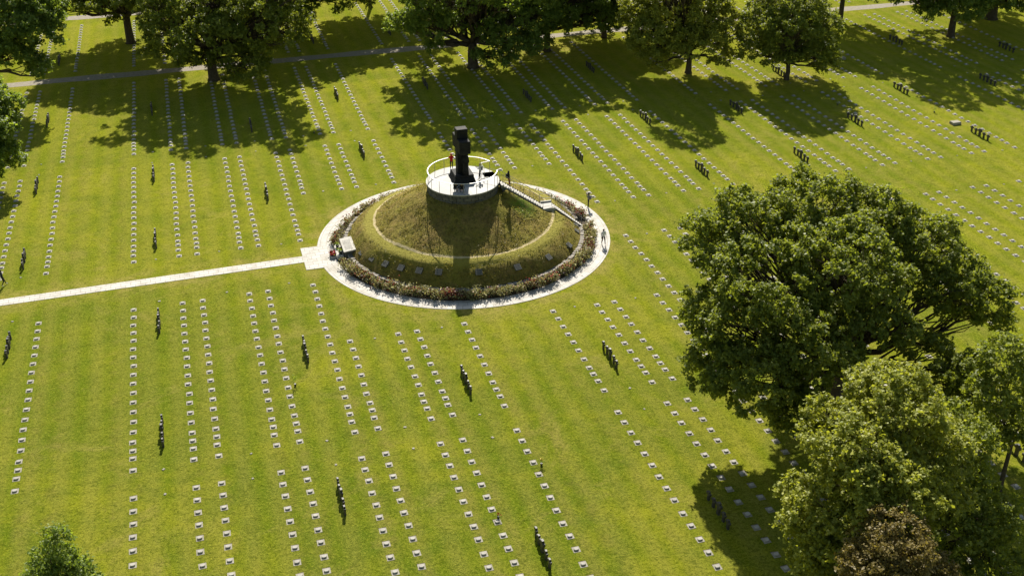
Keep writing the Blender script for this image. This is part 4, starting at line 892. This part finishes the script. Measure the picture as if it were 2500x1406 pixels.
cR = cloth('red jacket', (0.50, 0.012, 0.012)); cW = cloth('white top', (0.66, 0.66, 0.70)); cB = cloth('black cloth', (0.022, 0.022, 0.025)); cG = cloth('grey shirt', (0.20, 0.20, 0.21))
cM = cloth('maroon trousers', (0.20, 0.045, 0.030)); cN = cloth('dark blue cloth', (0.025, 0.028, 0.045)); cS = cloth('pale sneaker', (0.5, 0.5, 0.5))
hold = {'elL': (-0.22, 0.16, 1.16), 'wrL': (-0.07, 0.36, 1.36), 'elR': (0.22, 0.16, 1.16), 'wrR': (0.07, 0.36, 1.36)}
person('person in a red hooded jacket leaning at the railing behind the cross', (-0.62, 3.1, DZ), 5, {'elL': (-0.27, 0.12, 1.18), 'wrL': (-0.2, 0.32, 1.14), 'elR': (0.27, 0.12, 1.18), 'wrR': (0.2, 0.32, 1.14)}, cR, cB, hair=cR)
person('person in white top and black trousers photographing the cross', (1.55, -0.25, DZ), -70, {**hold, 'knL': (-0.13, 0.08, 0.5), 'anL': (-0.16, 0.10, 0.09), 'toeL': (-0.18, 0.27, 0.04)}, cW, cB, shoes=cS, hair=cloth('fair hair', (0.35, 0.27, 0.15)), pack=cG, prop=(0, 0.44, 1.40))
cr = {'pelvis': (0, 0, 0.30), 'belly': (0, 0.07, 0.42), 'chest': (0, 0.18, 0.60), 'neck': (0, 0.26, 0.74), 'head': (0, 0.33, 0.85), 'crown': (0, 0.35, 0.95), 'shL': (-0.17, 0.2, 0.70), 'shR': (0.17, 0.2, 0.70), 'elL': (-0.26, 0.36, 0.50), 'elR': (0.26, 0.36, 0.50), 'wrL': (-0.10, 0.52, 0.42), 'wrR': (0.10, 0.52, 0.42),
      'hipL': (-0.10, 0, 0.27), 'hipR': (0.10, 0, 0.27), 'knL': (-0.20, 0.38, 0.46), 'knR': (0.20, 0.38, 0.46), 'anL': (-0.15, 0.22, 0.09), 'anR': (0.15, 0.22, 0.09), 'toeL': (-0.17, 0.40, 0.04), 'toeR': (0.17, 0.40, 0.04)}
person('crouching person in black on the left of the pair before the pedestal', (-1.62, -2.35, DZ), 165, cr, cB, cG, hair_long=True)
person('crouching person in black on the right of the pair before the pedestal', (-0.95, -2.60, DZ), 195, cr, cB, cN)
person('person in black jacket and maroon trousers at the top of the stairs', (4.2, -1.45, 5.80), 80, {'knL': (-0.1, 0.20, 0.55), 'anL': (-0.1, 0.18, 0.22), 'toeL': (-0.11, 0.36, 0.17), 'elR': (0.30, -0.1, 1.14), 'wrR': (0.30, 0.06, 0.95)}, cB, cM, pack=cB)
person('dark dressed person photographing from the ring path below the stairs', (14.55, 2.95, 0.035), -60, {'elL': (-0.26, 0.1, 1.30), 'wrL': (-0.1, 0.20, 1.58), 'elR': (0.26, 0.1, 1.30), 'wrR': (0.1, 0.20, 1.58)}, cG, cB, pack=cG, prop=(0, 0.26, 1.62), H=1.78)
person('dark haired person in white shirt walking on the ring path', (13.05, -5.75, 0.035), 175, {'knL': (-0.1, 0.16, 0.52), 'anL': (-0.1, 0.24, 0.12), 'toeL': (-0.11, 0.41, 0.08), 'knR': (0.1, 0.0, 0.50), 'anR': (0.1, -0.16, 0.12), 'toeR': (0.11, 0.0, 0.04)}, cW, cB, hair_long=True, shoes=cS)
person('person in dark clothes walking with a pale bag at the left edge', (-45.35, 2.7, 0.0), 60, {'knL': (-0.1, 0.20, 0.52), 'anL': (-0.1, 0.30, 0.12), 'toeL': (-0.11, 0.47, 0.08), 'anR': (0.1, -0.22, 0.12), 'toeR': (0.11, -0.06, 0.04)}, cN, cB, shoes=cS, pack=cW)
